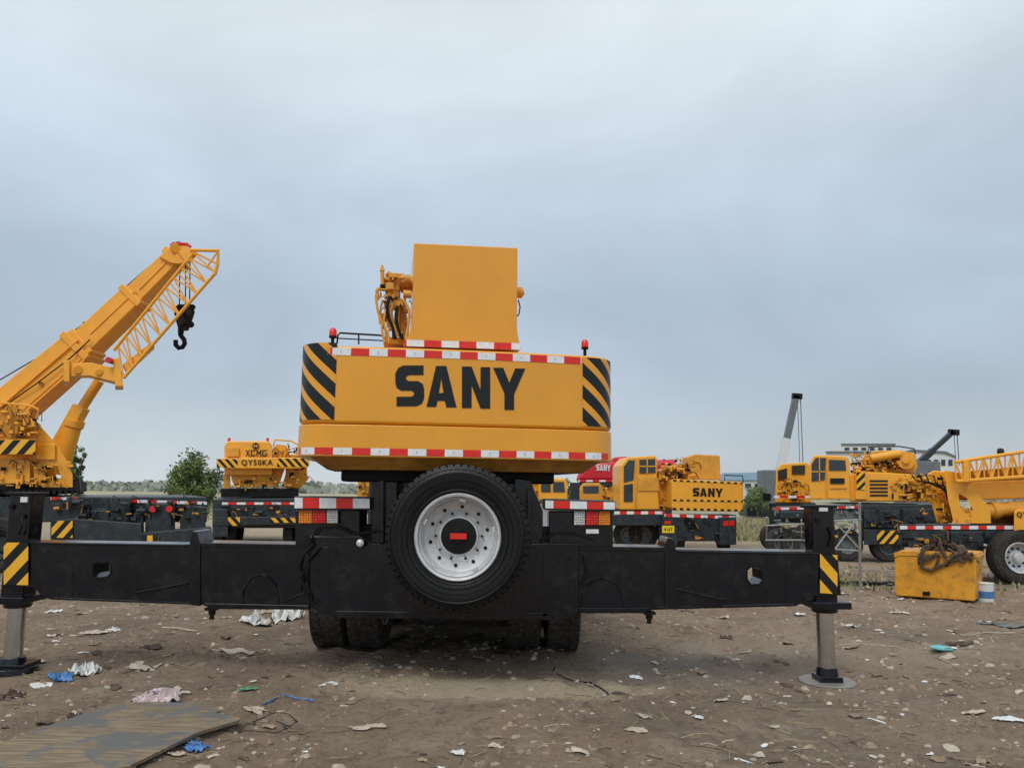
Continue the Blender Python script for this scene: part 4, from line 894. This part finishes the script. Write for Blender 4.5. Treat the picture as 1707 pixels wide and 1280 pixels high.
# ------------------------------------------------------------------ right hand cranes
YE = 24
E = thing('truck_crane', (P(1430, 925, YE).x, YE, gz(10, YE)), 'yellow crane with grey carrier and large cab windows in front of the white building', 'crane')
e = lambda o=0: PY(YE + o)
MB().slab(e(), [(1350, 772), (1357, 758), (1410, 760), (1416, 768), (1418, 832), (1350, 832)], 1.1).build('operator_cab', 'yel2', E, .05)
mb = MB().slab(e(-.03), [(1353, 774), (1360, 763), (1377, 763), (1375, 800), (1353, 802)], .05).slab(e(-.03), [(1382, 766), (1409, 767), (1411, 784), (1382, 784)], .05); mb.build('window', 'gls', E)
mb = MB().rect(e(-.05), 1365, 763, 1367, 802, .02).rect(e(-.05), 1353, 785, 1376, 787, .02).rect(e(-.05), 1378, 762, 1380, 830, .02).rect(e(-.04), 1350, 829, 1418, 832, .04).rect(e(-.04), 1384, 812, 1412, 814, .02); mb.build('window_frame', 'yel3', E)
MB().rect(e(-.04), 1384, 797, 1408, 806, .02).build('name_plate', 'decal', E)
mb = MB().slab(e(.1), [(1416, 790), (1446, 786), (1524, 790), (1534, 800), (1532, 836), (1416, 836)], 2.2); mb.build('turret', 'yel2', E, .05)
mb = MB(); [mb.slab(e(.08), [(1450, 800 + i * 6), (1480, 800 + i * 6), (1480, 803 + i * 6), (1450, 803 + i * 6)], .02) for i in range(5)]; mb.build('vent_louvre', 'decal', E)
haz(e(-.05), 1428, 787, 1442, 816, E, .13, -1, 0); haz(e(.05), 1520, 800, 1533, 826, E, .13, -1, 0)
MB().slab(e(-.02), [(1426, 785), (1444, 785), (1444, 832), (1426, 832)], .3).build('side_panel', 'yel2', E, .01)
mb = MB().slab(e(.5), [(1432, 788), (1440, 760), (1458, 751), (1500, 750), (1526, 756), (1530, 778), (1524, 790)], 1.0); mb.build('boom_base', 'yel3', E, .05)
mb = MB().cyl(e(.1).hit(1510, 767), e(1).hit(1510, 767), .27, .27, 24).cyl(e(.0).hit(1510, 767), e(.1).hit(1510, 767), .1, .1, 12).cyl(e(.2).hit(1450, 764), e(.2).hit(1500, 756), .12, .12, 14); mb.build('winch', 'yel2', E)
clutter(e(), 1420, 1500, 756, 790, 110, .4, .15, .015, .05, E, 'yel2', sp=11); clutter(e(), 1486, 1516, 798, 830, 26, .08, 0, .02, .04, E, 'yel3', name='hose_fitting', sp=8)
MB().tube([e(.3).hit(x, y) for x, y in ((1446, 757), (1448, 745), (1470, 744), (1500, 744), (1524, 748), (1526, 757))], .02, 6).build('handrail', 'blkm', E)
mb = MB().slab(e(-.1), [(1288, 846), (1432, 842), (1432, 868), (1290, 870)], 2.4).slab(e(-.2), [(1432, 842), (1560, 840), (1580, 850), (1582, 872), (1500, 900), (1436, 902)], 2.4)
mb.rect(e(-.3), 1370, 862, 1392, 902, .3); mb.rect(e(-.3), 1342, 862, 1352, 888, .3); mb.build('chassis', 'slate', E, .03)
mb = MB().rect(e(-.35), 1440, 850, 1500, 880, .2).rect(e(-.35), 1505, 848, 1555, 874, .2).rect(e(-.4), 1300, 852, 1340, 864, .2); mb.build('storage_box', 'slate', E, .03)
clutter(e(-.3), 1292, 1432, 850, 895, 60, 0, -.15, .02, .05, E, 'grey', 'valve_gear', 11); clutter(e(-.4), 1440, 1580, 846, 882, 40, 0, -.1, .02, .05, E, 'slate', 'pipe_work', 12)
MB().rect(e(-.32), 1352, 852, 1430, 866, .2).build('tool_tray', 'grey', E, .02)
tape(e(-.12), 1288, 846, 1432, 850, E, .25, 0, 843, 847); haz(e(-.45), 1462, 884, 1500, 906, E, .14, -.9, 0); MB().rect(e(-.43), 1440, 882, 1502, 908, .2).build('outrigger_beam', 'slate', E, .02)
simple_wheels(E, YE - .1, (1303, 1326, 1408, 1476), .5)
E2 = thing('truck_crane', (P(1320, 925, 28).x, 28, gz(10, 28)), 'yellow crane partly hidden behind the left end of the grey carrier crane', 'crane')
mb = MB().slab(PY(28), [(1294, 782), (1302, 773), (1344, 770), (1352, 776), (1352, 838), (1292, 838)], 1.6); mb.build('turret', 'yel2', E2, .05)
MB().slab(PY(27.95), [(1320, 776), (1342, 775), (1342, 790), (1320, 790)], .03).slab(PY(27.95), [(1297, 784), (1312, 780), (1312, 798), (1297, 800)], .03).build('window', 'gls', E2)
clutter(PY(27.9), 1298, 1348, 802, 834, 46, 0, .08, .02, .06, E2, 'yel3', sp=9)
tape(PY(27.7), 1290, 826, 1350, 830, E2, .3, 0); MB().rect(PY(28), 1282, 838, 1360, 872, 2.2).build('chassis', 'slate', E2, .03); simple_wheels(E2, 28, (1290, 1345))
MB().rect(PY(27.8), 1272, 822, 1285, 835, .08).build('mirror', 'blkm', E2, .02)

YF = 15
Fc = thing('truck_crane', (P(1640, 940, YF).x, YF, gz(10, YF)), 'yellow crane with lattice jib stowed on top at the right edge', 'crane')
f = lambda o=0: PY(YF + o)
mb = MB().slab(f(.3), [(1545, 790), (1556, 784), (1582, 786), (1590, 830), (1588, 872), (1562, 872), (1552, 838), (1538, 836)], 1.2); mb.slab(f(.5), [(1506, 806), (1512, 797), (1545, 794), (1545, 836), (1506, 836)], .8); mb.build('turret', 'yel2', Fc, .03)
mb = MB()
for o in (.0, 1.2): mb.slab(f(o), [(1574, 784), (1612, 790), (1622, 812), (1650, 846), (1652, 872), (1590, 872), (1580, 830)], .1, 0, 0, [[(1598, 822), (1612, 830), (1622, 850), (1600, 846)]])
mb.build('turret_side_plate', 'yel2', Fc)
clutter(f(), 1508, 1570, 792, 836, 120, .5, .15, .012, .035, Fc, 'yel2', sp=13)
clutter(f(), 1565, 1640, 840, 872, 40, .3, -.05, .012, .03, Fc, 'yel3', 'pipe_work', 13)
mb = MB()
for i in range(5): mb.tube([f(.1).hit(1520 + i * 12, 792), f(.05).hit(1526 + i * 12, 800 + i * 3), f(.05).hit(1560 + i * 5, 806 + i * 4), f(.1).hit(1578, 812 + i * 5)], .013, 6)
mb.build('hydraulic_hose', 'blkm', Fc)
mb = MB().beam(f(.5).hit(1600, 818), f(.5).hit(1800, 812), .6, .36); mb.build('boom', 'yel2', Fc, .03)
MB().rect(f(.45), 1618, 838, 1850, 876, 1.2).build('frame_wall', 'yeld', Fc, .02)
mb = MB().cyl(f(.2).hit(1640, 852), f(.2).hit(1800, 838), .14, .14, 24).cyl(f(.2).hit(1652, 851), f(.2).hit(1662, 850), .17, .17, 24); mb.build('luffing_cylinder', 'yel3', Fc)
jb = MB(); ta, tb, ba, bb = (1592, 770), (1830, 734), (1594, 802), (1830, 786); nb = 20
for i in range(nb):
    t, t2 = i / nb, (i + 1) / nb
    for Yq in (YF - .2, YF + .3):
        a, b, c_, d = P(*L3(ta, tb, t), Yq), P(*L3(ba, bb, t), Yq), P(*L3(ta, tb, t2), Yq), P(*L3(ba, bb, t2), Yq)
        jb.tube([a, c_], .036, 8); jb.tube([b, d], .036, 8); jb.tube([b, c_] if i % 2 else [a, d], .020, 6); jb.tube([a, b], .016, 6)
    jb.tube([P(*L3(ta, tb, t), YF - .2), P(*L3(ta, tb, t2), YF + .3)], .018, 6)
jb.build('lattice_jib', 'yel2', Fc)
mb = MB().slab(f(.42), [(1604, 786), (1800, 768), (1800, 800), (1604, 806)], .3); mb.build('boom_section', 'yeld', Fc, .02)
mb = MB().slab(f(-.25), [(1606, 766), (1616, 764), (1616, 804), (1606, 804)], .5); mb.build('jib_bracket', 'yel2', Fc, .02)
MB().cyl(f(-.15).hit(1668, 750), f(-.1).hit(1668, 756), .06, .06, 12)._build('sheave', 'blkm', Fc, 0, True, 30, 1)
mb = MB().rect(f(0), 1500, 880, 1900, 906, 2.2).rect(f(-.1), 1500, 895, 1560, 912, .5).rect(f(-.1), 1585, 886, 1640, 930, .5); mb.build('chassis', 'slate', Fc, .02)
clutter(f(-.12), 1500, 1660, 888, 925, 50, 0, -.1, .012, .04, Fc, 'slate', 'valve_gear', 14)
tape(f(-.02), 1500, 876, 1690, 882, Fc, .17, 0); MB().rect(f(.0), 1500, 874, 1690, 883, .2).build('deck_edge', 'slate', Fc, .01)
mb = MB().slab(f(-.1), [(1690, 852), (1696, 848), (1800, 848), (1800, 890), (1690, 890)], 1.0); mb.build('driver_cab', 'yel2', Fc, .03); text('QY50KA', f(-.12), 1695, 853, 1745, 863, Fc, 'decal', 0)
for px_ in (1694, 1780):
    q = P(px_, 940, YF - .2); ty2, rm2 = tyre(Fc, (q.x, YF - .2, gz(q.x, YF) + .50), (0, 1, 0), .5, .32, 'rubd', 'sil', detail=1)
    cc = V((q.x, YF - .2, gz(q.x, YF) + .50)); MB().lathe(cc, (0, 1, 0), [(.10, 0), (.10, -.10), (.08, -.13), (.01, -.135)], 20).build('hub', 'sil', ty2); mb = MB()
    for k in range(10):
        a = 2 * math.pi * k / 10; w_ = cc + V((math.cos(a) * .17, -.0, math.sin(a) * .17)); mb.cyl(w_ + V((0, .02, 0)), w_ - V((0, .025, 0)), .018, .018, 8)
    mb._build('wheel_nuts', 'blkm', ty2, 0, True, 30, 1)
mb = MB().slab(f(-.15), [(1655, 905), (1664, 893), (1680, 886), (1700, 883), (1800, 883), (1800, 888), (1700, 890), (1684, 893), (1670, 901), (1662, 912)], .5); mb.build('mudguard', 'blkm', Fc)

for (p0, p1, w, m_, lab) in (((1299, 790), (1327, 660), .5, 'grey', 'steep grey raised boom far off above the right yellow cranes'), ((1528, 775), (1588, 720), .35, 'slate', 'small dark slanting boom above the white building')):
    t = thing('telescopic_crane', (P(p0[0], 850, 62).x, 62, -.5), lab, 'crane')
    a, b = P(*p0, 62), P(*p1, 62); m1 = a.lerp(b, .45)
    MB().beam(a, m1, .5, w * 1.25).build('boom', 'wall' if w > .4 else m_, t); MB().beam(m1, b, .4, w * .95).build('boom_section', 'slate' if w < .4 else 'grey', t)
    MB().beam(b - V((.3, 0, 0)), b + V((.45, 0, -.05)), .4, .45).build('boom_head', 'blkm', t)
    MB().tube([b + V((.35, 0, 0)), V((b.x + .35, 62, a.z))], .04, 5).tube([b + V((.1, 0, 0)), V((b.x + .1, 62, a.z))], .03, 5).build('hoist_rope', 'grey', t)
    MB().box((a.x - 1.5, 61.2, .3), (a.x + 1.5, 63, a.z + .3)).build('turret', 'grey', t, .1); MB().box((a.x - 3, 61, -.4), (a.x + 3, 63.2, .5)).build('chassis', 'slate', t, .1)
Y_ = 130
bA = thing('industrial_building', (P(1440, 830, Y_).x, Y_, -.5), 'white flat-roofed industrial building behind the right cranes', 'building')
MB().slab(PY(Y_), [(1378, 754), (1392, 745), (1404, 741), (1492, 741), (1492, 830), (1378, 830)], 25).build('wall', 'wall', bA)
MB().rect(PY(Y_ - .3), 1376, 752, 1494, 755, 1).rect(PY(Y_ - .2), 1402, 739, 1493, 742, 25).build('roof_edge', 'grey', bA)
mb = MB(); [mb.rect(PY(Y_ - .1), 1408 + i * 14, 746, 1416 + i * 14, 750, .2) for i in range(6)]; mb.build('window', 'gls', bA)
bB = thing('industrial_building', (P(1545, 830, Y_).x, Y_ + 4, -.5), 'low white building with sloping roof right of the flat-roofed one', 'building')
MB().slab(PY(Y_ + 4), [(1492, 756), (1520, 750), (1575, 753), (1592, 760), (1592, 830), (1492, 830)], 20).build('wall', 'wall', bB)
MB().slab(PY(Y_ + 3.8), [(1490, 757), (1520, 749), (1577, 752), (1594, 760), (1594, 763), (1575, 756), (1520, 753), (1490, 760)], 20).build('roof', 'grey', bB)
mb = MB(); [mb.rect(PY(Y_ + 3.9), 1545 + i * 12, 766, 1552 + i * 12, 776, .2) for i in range(4)]; mb.build('window', 'gls', bB)
bC = thing('industrial_building', (P(1245, 830, 150).x, 150, -.5), 'long white hall with pale blue roof far behind the lettered yellow crane', 'building')
MB().rect(PY(150), 1200, 798, 1292, 832, 20).build('wall', 'wall', bC); MB().slab(PY(149.6), [(1196, 800), (1204, 788), (1286, 787), (1294, 800)], 20).build('roof', 'broof', bC)
mb = MB(); [mb.rect(PY(149.5), 1210 + i * 16, 806, 1220 + i * 16, 812, .2) for i in range(5)]; mb.build('window', 'gls', bC)

# ================================================================== yard objects
q = G(1555, 1000); YG = q.y
Gt = thing('steel_tank', q, 'battered yellow steel box with brown straps heaped on top', 'tank')
gp = Plane(P(1560, 990, YG), -38)
MB().slab(gp, [(1491, 925), (1498, 921), (1560, 922), (1624, 926), (1628, 932), (1625, 1002), (1496, 993), (1491, 988)], .75)._build('tank_body', 'yelt', Gt, .02, True, 32, 2)
MB().slab(gp, [(1490, 922), (1499, 918), (1560, 919), (1626, 923), (1630, 930), (1560, 927), (1499, 926), (1490, 929)], .78, -.015).build('raised_rim', 'yelt', Gt, .006)
mb = MB().slab(gp, [(1535, 924), (1545, 908), (1600, 910), (1612, 927)], .4, .15); mb.build('tank_lid', 'rust', Gt, .02)
MB().rect(gp, 1530, 935, 1536, 940, .02, -.02).rect(gp, 1575, 940, 1580, 944, .02, -.02).rect(gp, 1538, 986, 1550, 992, .02, -.02).build('bolt', 'blkm', Gt)
mb = MB()
for k in range(18):
    pts = []; x = random.uniform(1528, 1562); y = random.uniform(914, 928)
    for i in range(11):
        t = i / 10; xx = x + t * random.uniform(54, 72); yy = y - math.sin(t * math.pi) * random.uniform(4, 16) + random.uniform(-3, 3)
        if t > .75: yy += (t - .75) * random.uniform(0, 70)
        if t < .2: yy += (.2 - t) * random.uniform(0, 80)
        pts.append(gp.hit(xx, yy, -.05 + (0 if yy > 924 else random.uniform(.05, .35))))
    mb.tube(pts, random.uniform(.010, .022), 6)
mb.tube([gp.hit(x, y, -.04) for x, y in ((1540, 915), (1532, 930), (1536, 946), (1552, 950), (1575, 940), (1600, 930), (1622, 922))], .026, 8)
mb.tube([gp.hit(x, y, -.06) for x, y in ((1565, 905), (1575, 925), (1580, 936), (1590, 926), (1612, 918))], .026, 8)
tag(mb.build('lifting_straps', 'strap'), 'tangled brown lifting straps heaped on the yellow steel box', 'straps')
def bucket(px, py, r, h, label, cols=('wht', 'blue')):
    c = G(px, py); t = thing('paint_bucket', c, label, 'bucket')
    MB().lathe(c, (0, 0, 1), [(r * .9, 0), (r, h), (r * 1.05, h), (r * 1.05, h + .012), (r * .9, h + .012)], 24).build('bucket_body', cols[0], t)
    MB().lathe(c, (0, 0, 1), [(r * .925, h * .2), (r * .985, h * .6), (r * .99, h * .6)], 24).build('printed_band', cols[1], t)
    MB().tube([c + V((math.cos(a) * r * 1.08, -r * .2 - abs(math.sin(a)) * .02, h - math.sin(a) * r * .7)) for a in [R(q_) for q_ in range(0, 181, 20)]], .004, 6).build('handle', 'stl', t)
bucket(1643, 1002, .125, .27, 'white and blue paint bucket standing beside the yellow steel box')
s_ = thing('scaffold_frame', G(1432, 985), 'thin galvanised scaffold frame standing behind the right outrigger jack', 'scaffold')
yb = ORG[s_.name].y
sc = MB()
sc.tube([P(1433, 838, yb), G(1434, 985)], .022, 8); sc.tube([P(1278, 862, yb + 4), G(1278, 915)], .020, 8); sc.tube([P(1336, 866, yb + 4), G(1336, 915)], .018, 8)
for a_, b_ in (((1276, 876), (1340, 873)), ((1276, 900), (1336, 900))): sc.tube([P(*a_, yb + 4), P(*b_, yb + 4)], .016, 8)
for a_, b_ in (((1385, 925), (1428, 866)), ((1388, 868), (1436, 866)), ((1385, 915), (1434, 918)), ((1392, 870), (1432, 914))): sc.tube([P(*a_, yb + .3), P(*b_, yb + .3)], .014, 8)
sc.tube([P(1388, 862, yb + .3), G(1388, 975)], .018, 8)
sc.tube([P(1336, 900, yb + 4), P(1386, 905, yb + .3)], .014, 8)
sc.build('frame_tubes', 'stl', s_)
def loops(px, py, n, r, label, name, m, rt=.012):
    c = G(px, py); mb = MB()
    for k in range(n):
        cx, cy = c.x + random.gauss(0, r * .7), c.y + random.gauss(0, r * .6); pts = []; a0 = random.random() * 6; sp = random.uniform(3, 6.5)
        for i in range(22):
            a = a0 + sp * i / 21; rr = r * random.uniform(.9, 1.05) * (.7 + .5 * i / 21); x, y = cx + math.cos(a) * rr, cy + math.sin(a) * rr * .7
            pts.append(V((x, y, gz(x, y) + rt + abs(math.sin(a * 1.7)) * r * .12)))
        mb.tube(pts, rt, 6)
    return tag(mb.build(name, m), label, name.replace('_', ' '))
loops(1445, 975, 9, .35, 'black hoses coiled on the ground left of the yellow steel box', 'hose_heap', 'blkm', .014)
loops(470, 1216, 2, .16, 'thin looped wire on the dirt right of the plywood board', 'wire', 'blkm', .003)
c0 = [G(x, y) for x, y in ((925, 1112), (922, 1120), (935, 1128), (958, 1134), (985, 1140), (1005, 1150), (1014, 1158))]
tag(MB().tube([p + V((0, 0, .01)) for p in c0], .006, 6).build('wire', 'blkm'), 'thin curved wire on the dirt below the right rear wheels', 'wire')
c0 = [G(x, y) for x, y in ((438, 1176), (452, 1170), (470, 1166), (495, 1166), (515, 1168), (522, 1171))]
tag(MB().tube([p + V((0, 0, .012)) for p in c0], .006, 6).build('cord', 'blue'), 'short blue cord on the dirt', 'cord')
pts = [(-40, 1268), (60, 1231), (186, 1188), (250, 1186), (352, 1183), (366, 1190), (358, 1194), (400, 1206), (398, 1212), (330, 1238), (215, 1284), (180, 1300), (-40, 1300)]
g3 = [G(x, y) for x, y in pts]; zz = max(p.z for p in g3) + .006
tag(MB().prism([V((p.x, p.y, zz)) for p in g3], (0, 0, .02)).build('plywood_board', 'wood', None), 'large weathered plywood board lying on the dirt at lower left', 'board')
def scrap(px, py, w, h, m, label, name='plastic_scrap', cat='litter', crumple=.25, rot=None):
    c = G(px, py); k = c.y / F; W_, H_ = w * k * 1.0, h * k * 3.2; n = 12; a = rot if rot is not None else random.uniform(-.5, .5); mb = MB(); vs = []; sd = random.random() * 99
    for j in range(n + 1):
        for i in range(n + 1):
            u, v = i / n * 2 - 1, j / n * 2 - 1
            an = math.atan2(v, u); e_ = 1 - .45 * abs(noise.noise(V((math.cos(an) * 1.8, math.sin(an) * 1.8, sd)))) - .22 * (u * v) ** 2
            lx, ly = u * W_ / 2 * e_, v * H_ / 2 * e_
            x = c.x + lx * math.cos(a) - ly * math.sin(a) + .15 * W_ * noise.noise(V((u * 2, v * 2, sd + 3))); y = c.y + lx * math.sin(a) + ly * math.cos(a) + .15 * H_ * noise.noise(V((u * 2, v * 2, sd + 8)))
            vs.append(V((x, y, gz(x, y) + .010 + crumple * min(W_, H_) * abs(noise.noise(V((u * 3.2, v * 3.2, sd + 5)))) * (1 - .6 * max(abs(u), abs(v))) * 2)))
    mb.add(vs, [(j * (n + 1) + i, j * (n + 1) + i + 1, (j + 1) * (n + 1) + i + 1, (j + 1) * (n + 1) + i) for j in range(n) for i in range(n)])
    tag(mb.build(name, m, recalc=False, ang=25), label, cat)
scrap(142, 1127, 44, 14, 'wht', 'crumpled white plastic bag beside the left outrigger foot', 'plastic_bag', 'bag', .5)
scrap(100, 1133, 42, 9, 'blue', 'crumpled blue plastic bag next to the left outrigger foot', 'plastic_bag', 'bag', .3)
scrap(428, 1038, 52, 14, 'wht', 'white plastic sheet crumpled under the left outrigger beam', 'plastic_sheet', 'sheet', .4)
scrap(480, 1036, 56, 16, 'wht', 'white plastic bag near the left rear wheels', 'plastic_bag', 'bag', .6)
scrap(455, 1022, 60, 10, 'card', 'grey rumpled sack behind the white plastic under the beam', 'sack', 'sack', .3)
scrap(394, 1088, 68, 10, 'card', 'flat pale sheet on the dirt left of the rear wheels', 'cardboard_sheet', 'cardboard', .03, 0)
scrap(262, 1168, 74, 22, 'pinkf', 'crumpled pink and white foil above the plywood board', 'foil_wrapper', 'wrapper', .3)
scrap(411, 1151, 34, 7, 'green', 'flat green packet on the dirt', 'packet', 'packet', .2)
scrap(425, 1186, 34, 8, 'card', 'folded scrap of cardboard just right of the plywood board', 'cardboard_scrap', 'cardboard', .2)
scrap(328, 1246, 42, 12, 'blue', 'blue and white packet lying on the board edge', 'packet', 'packet', .3)
scrap(295, 1259, 30, 7, 'card', 'pale paper scrap at the lower edge of the plywood board', 'paper_scrap', 'paper', .2)
scrap(614, 1214, 60, 8, 'card', 'torn pale cardboard strip on the dirt at bottom centre', 'cardboard_scrap', 'cardboard', .2, .3)
scrap(764, 1258, 26, 6, 'wht', 'small white scrap at the bottom of the picture, left of centre', 'paper_scrap', 'paper')
scrap(1165, 1198, 18, 5, 'wht', 'small white scrap alone on dark dirt right of centre', 'paper_scrap', 'paper')
scrap(1291, 1213, 18, 4, 'card', 'small pale scrap left of the large white corner sheet', 'paper_scrap', 'paper')
scrap(1682, 1200, 56, 7, 'wht', 'flat white sheet at the right edge of the foreground', 'plastic_sheet', 'sheet', .1, -.2)
scrap(1420, 1046, 20, 6, 'wht', 'white scrap just right of the right outrigger jack', 'paper_scrap', 'paper')
scrap(1500, 1026, 34, 5, 'card', 'pale strip below the yellow steel box', 'cardboard_scrap', 'cardboard')
scrap(1672, 1044, 90, 12, 'grey', 'grey flat slab of sheeting at right edge below the bucket', 'grey_sheet', 'sheet', .12, 0)
scrap(1600, 1075, 60, 6, 'strap', 'dark rag on the dirt near the teal lid', 'rag', 'rag', .2)
scrap(160, 1056, 60, 8, 'card', 'pale torn paper between the left jack and the wheels', 'paper_scrap', 'paper')
scrap(90, 1021, 26, 7, 'wht', 'small white scrap near the left outrigger jack rod', 'paper_scrap', 'paper')
scrap(250, 1080, 40, 6, 'strap', 'dark rag on the dirt left of the flat pale sheet', 'rag', 'rag')
scrap(130, 1198, 40, 9, 'strap', 'dark rumpled rag at the top of the plywood board', 'rag', 'rag', .4)
scrap(1075, 1197, 30, 4, 'stone', 'greyish flake on the dirt at bottom centre right', 'paper_scrap', 'paper')
scrap(20, 1163, 40, 9, 'strap', 'dark clump of rubbish below the left outrigger foot', 'rag', 'rag', .4)
scrap(190, 1052, 24, 7, 'wht', 'small bright scrap right of the torn pale paper', 'paper_scrap', 'paper')
scrap(1240, 1090, 26, 4, 'card', 'pale flake left of the right outrigger foot', 'paper_scrap', 'paper')
c = G(1570, 1087); tag(MB().lathe(c + V((0, 0, .01)), (0, 0, 1), [(.10, 0), (.11, .012), (.105, .018), (.085, .008), (.01, .008)], 28).build('plastic_lid', 'teal'), 'round teal plastic lid on the dirt', 'lid')  # a dropped plastic lid, lying rim up
for (a_, b_, lab, r_) in (((1168, 1242), (1222, 1232), 'bent stick at bottom right of centre', .006), ((905, 1212), (988, 1206), 'thin pale stick at bottom centre', .004), ((1400, 1070), (1520, 1082), 'long thin stick on the dirt right of the right outrigger', .006), ((1600, 1060), (1690, 1054), 'long stick near the right edge', .007), ((270, 1047), (330, 1052), 'grey stick under the left outrigger beam', .01)):
    pts = [G(*L3(a_, b_, t)) + V((0, .03 * math.sin(t * 5), r_)) for t in (0, .25, .5, .75, 1)]; tag(MB().tube(pts, r_, 6).build('stick', 'card'), lab, 'stick')

# ================================================================== sky and light
w = bpy.data.worlds.new("World"); bpy.context.scene.world = w; w.use_nodes = True; nt = w.node_tree; N = nt.nodes; L = nt.links
for n in list(N): N.remove(n)
out = N.new('ShaderNodeOutputWorld'); bg = N.new('ShaderNodeBackground'); L.new(bg.outputs[0], out.inputs[0])
tcd = N.new('ShaderNodeTexCoord'); sp = N.new('ShaderNodeSeparateXYZ'); L.new(tcd.outputs['Generated'], sp.inputs[0])
rp = N.new('ShaderNodeValToRGB'); L.new(sp.outputs[2], rp.inputs[0]); cr = rp.color_ramp
cr.elements[0].position = 0; cr.elements[0].color = (.62, .69, .72, 1); cr.elements[1].position = 1; cr.elements[1].color = (1.05, 1.08, 1.12, 1)
for p_, c_ in ((.03, (.57, .64, .69)), (.12, (.46, .545, .63)), (.24, (.46, .56, .665)), (.36, (.58, .685, .79)), (.50, (.77, .86, .93))):
    el = cr.elements.new(p_); el.color = (*c_, 1)
mp = N.new('ShaderNodeMapping'); mp.inputs['Scale'].default_value = (1.0, 1.0, 1.9); mp.inputs['Rotation'].default_value = (.25, .45, .4); L.new(tcd.outputs['Generated'], mp.inputs[0])
n1 = N.new('ShaderNodeTexNoise'); n1.inputs['Scale'].default_value = 2.0; n1.inputs['Detail'].default_value = 7; n1.inputs['Roughness'].default_value = .5; n1.inputs['Distortion'].default_value = .5; L.new(mp.outputs[0], n1.inputs['Vector'])
r1 = N.new('ShaderNodeMapRange'); r1.inputs[1].default_value = .3; r1.inputs[2].default_value = .7; r1.inputs[3].default_value = .84; r1.inputs[4].default_value = 1.15; L.new(n1.outputs['Fac'], r1.inputs[0])
mu = N.new('ShaderNodeVectorMath'); mu.operation = 'SCALE'; L.new(rp.outputs[0], mu.inputs[0]); L.new(r1.outputs[0], mu.inputs['Scale'])
sky = N.new('ShaderNodeTexSky'); sky.sky_type = 'NISHITA'; sky.sun_disc = False; sky.sun_elevation = R(50); sky.sun_rotation = R(200); sky.air_density = 1; sky.dust_density = 3
sc_ = N.new('ShaderNodeVectorMath'); sc_.operation = 'SCALE'; sc_.inputs['Scale'].default_value = .1; L.new(sky.outputs[0], sc_.inputs[0])
mx = N.new('ShaderNodeMixRGB'); mx.inputs[0].default_value = .08; L.new(mu.outputs[0], mx.inputs[1]); L.new(sc_.outputs[0], mx.inputs[2]); L.new(mx.outputs[0], bg.inputs['Color']); bg.inputs['Strength'].default_value = 1.0
sl = bpy.data.lights.new('sun', 'SUN'); sl.energy = 1.4; sl.angle = R(22); sl.color = (1, .97, .92); so = bpy.data.objects.new('sun', sl); C.objects.link(so)
so.rotation_euler = (R(40), 0, R(-20))
vs = bpy.context.scene.view_settings; vs.view_transform = 'Standard'; vs.look = 'None'; vs.exposure = 0; vs.gamma = 1
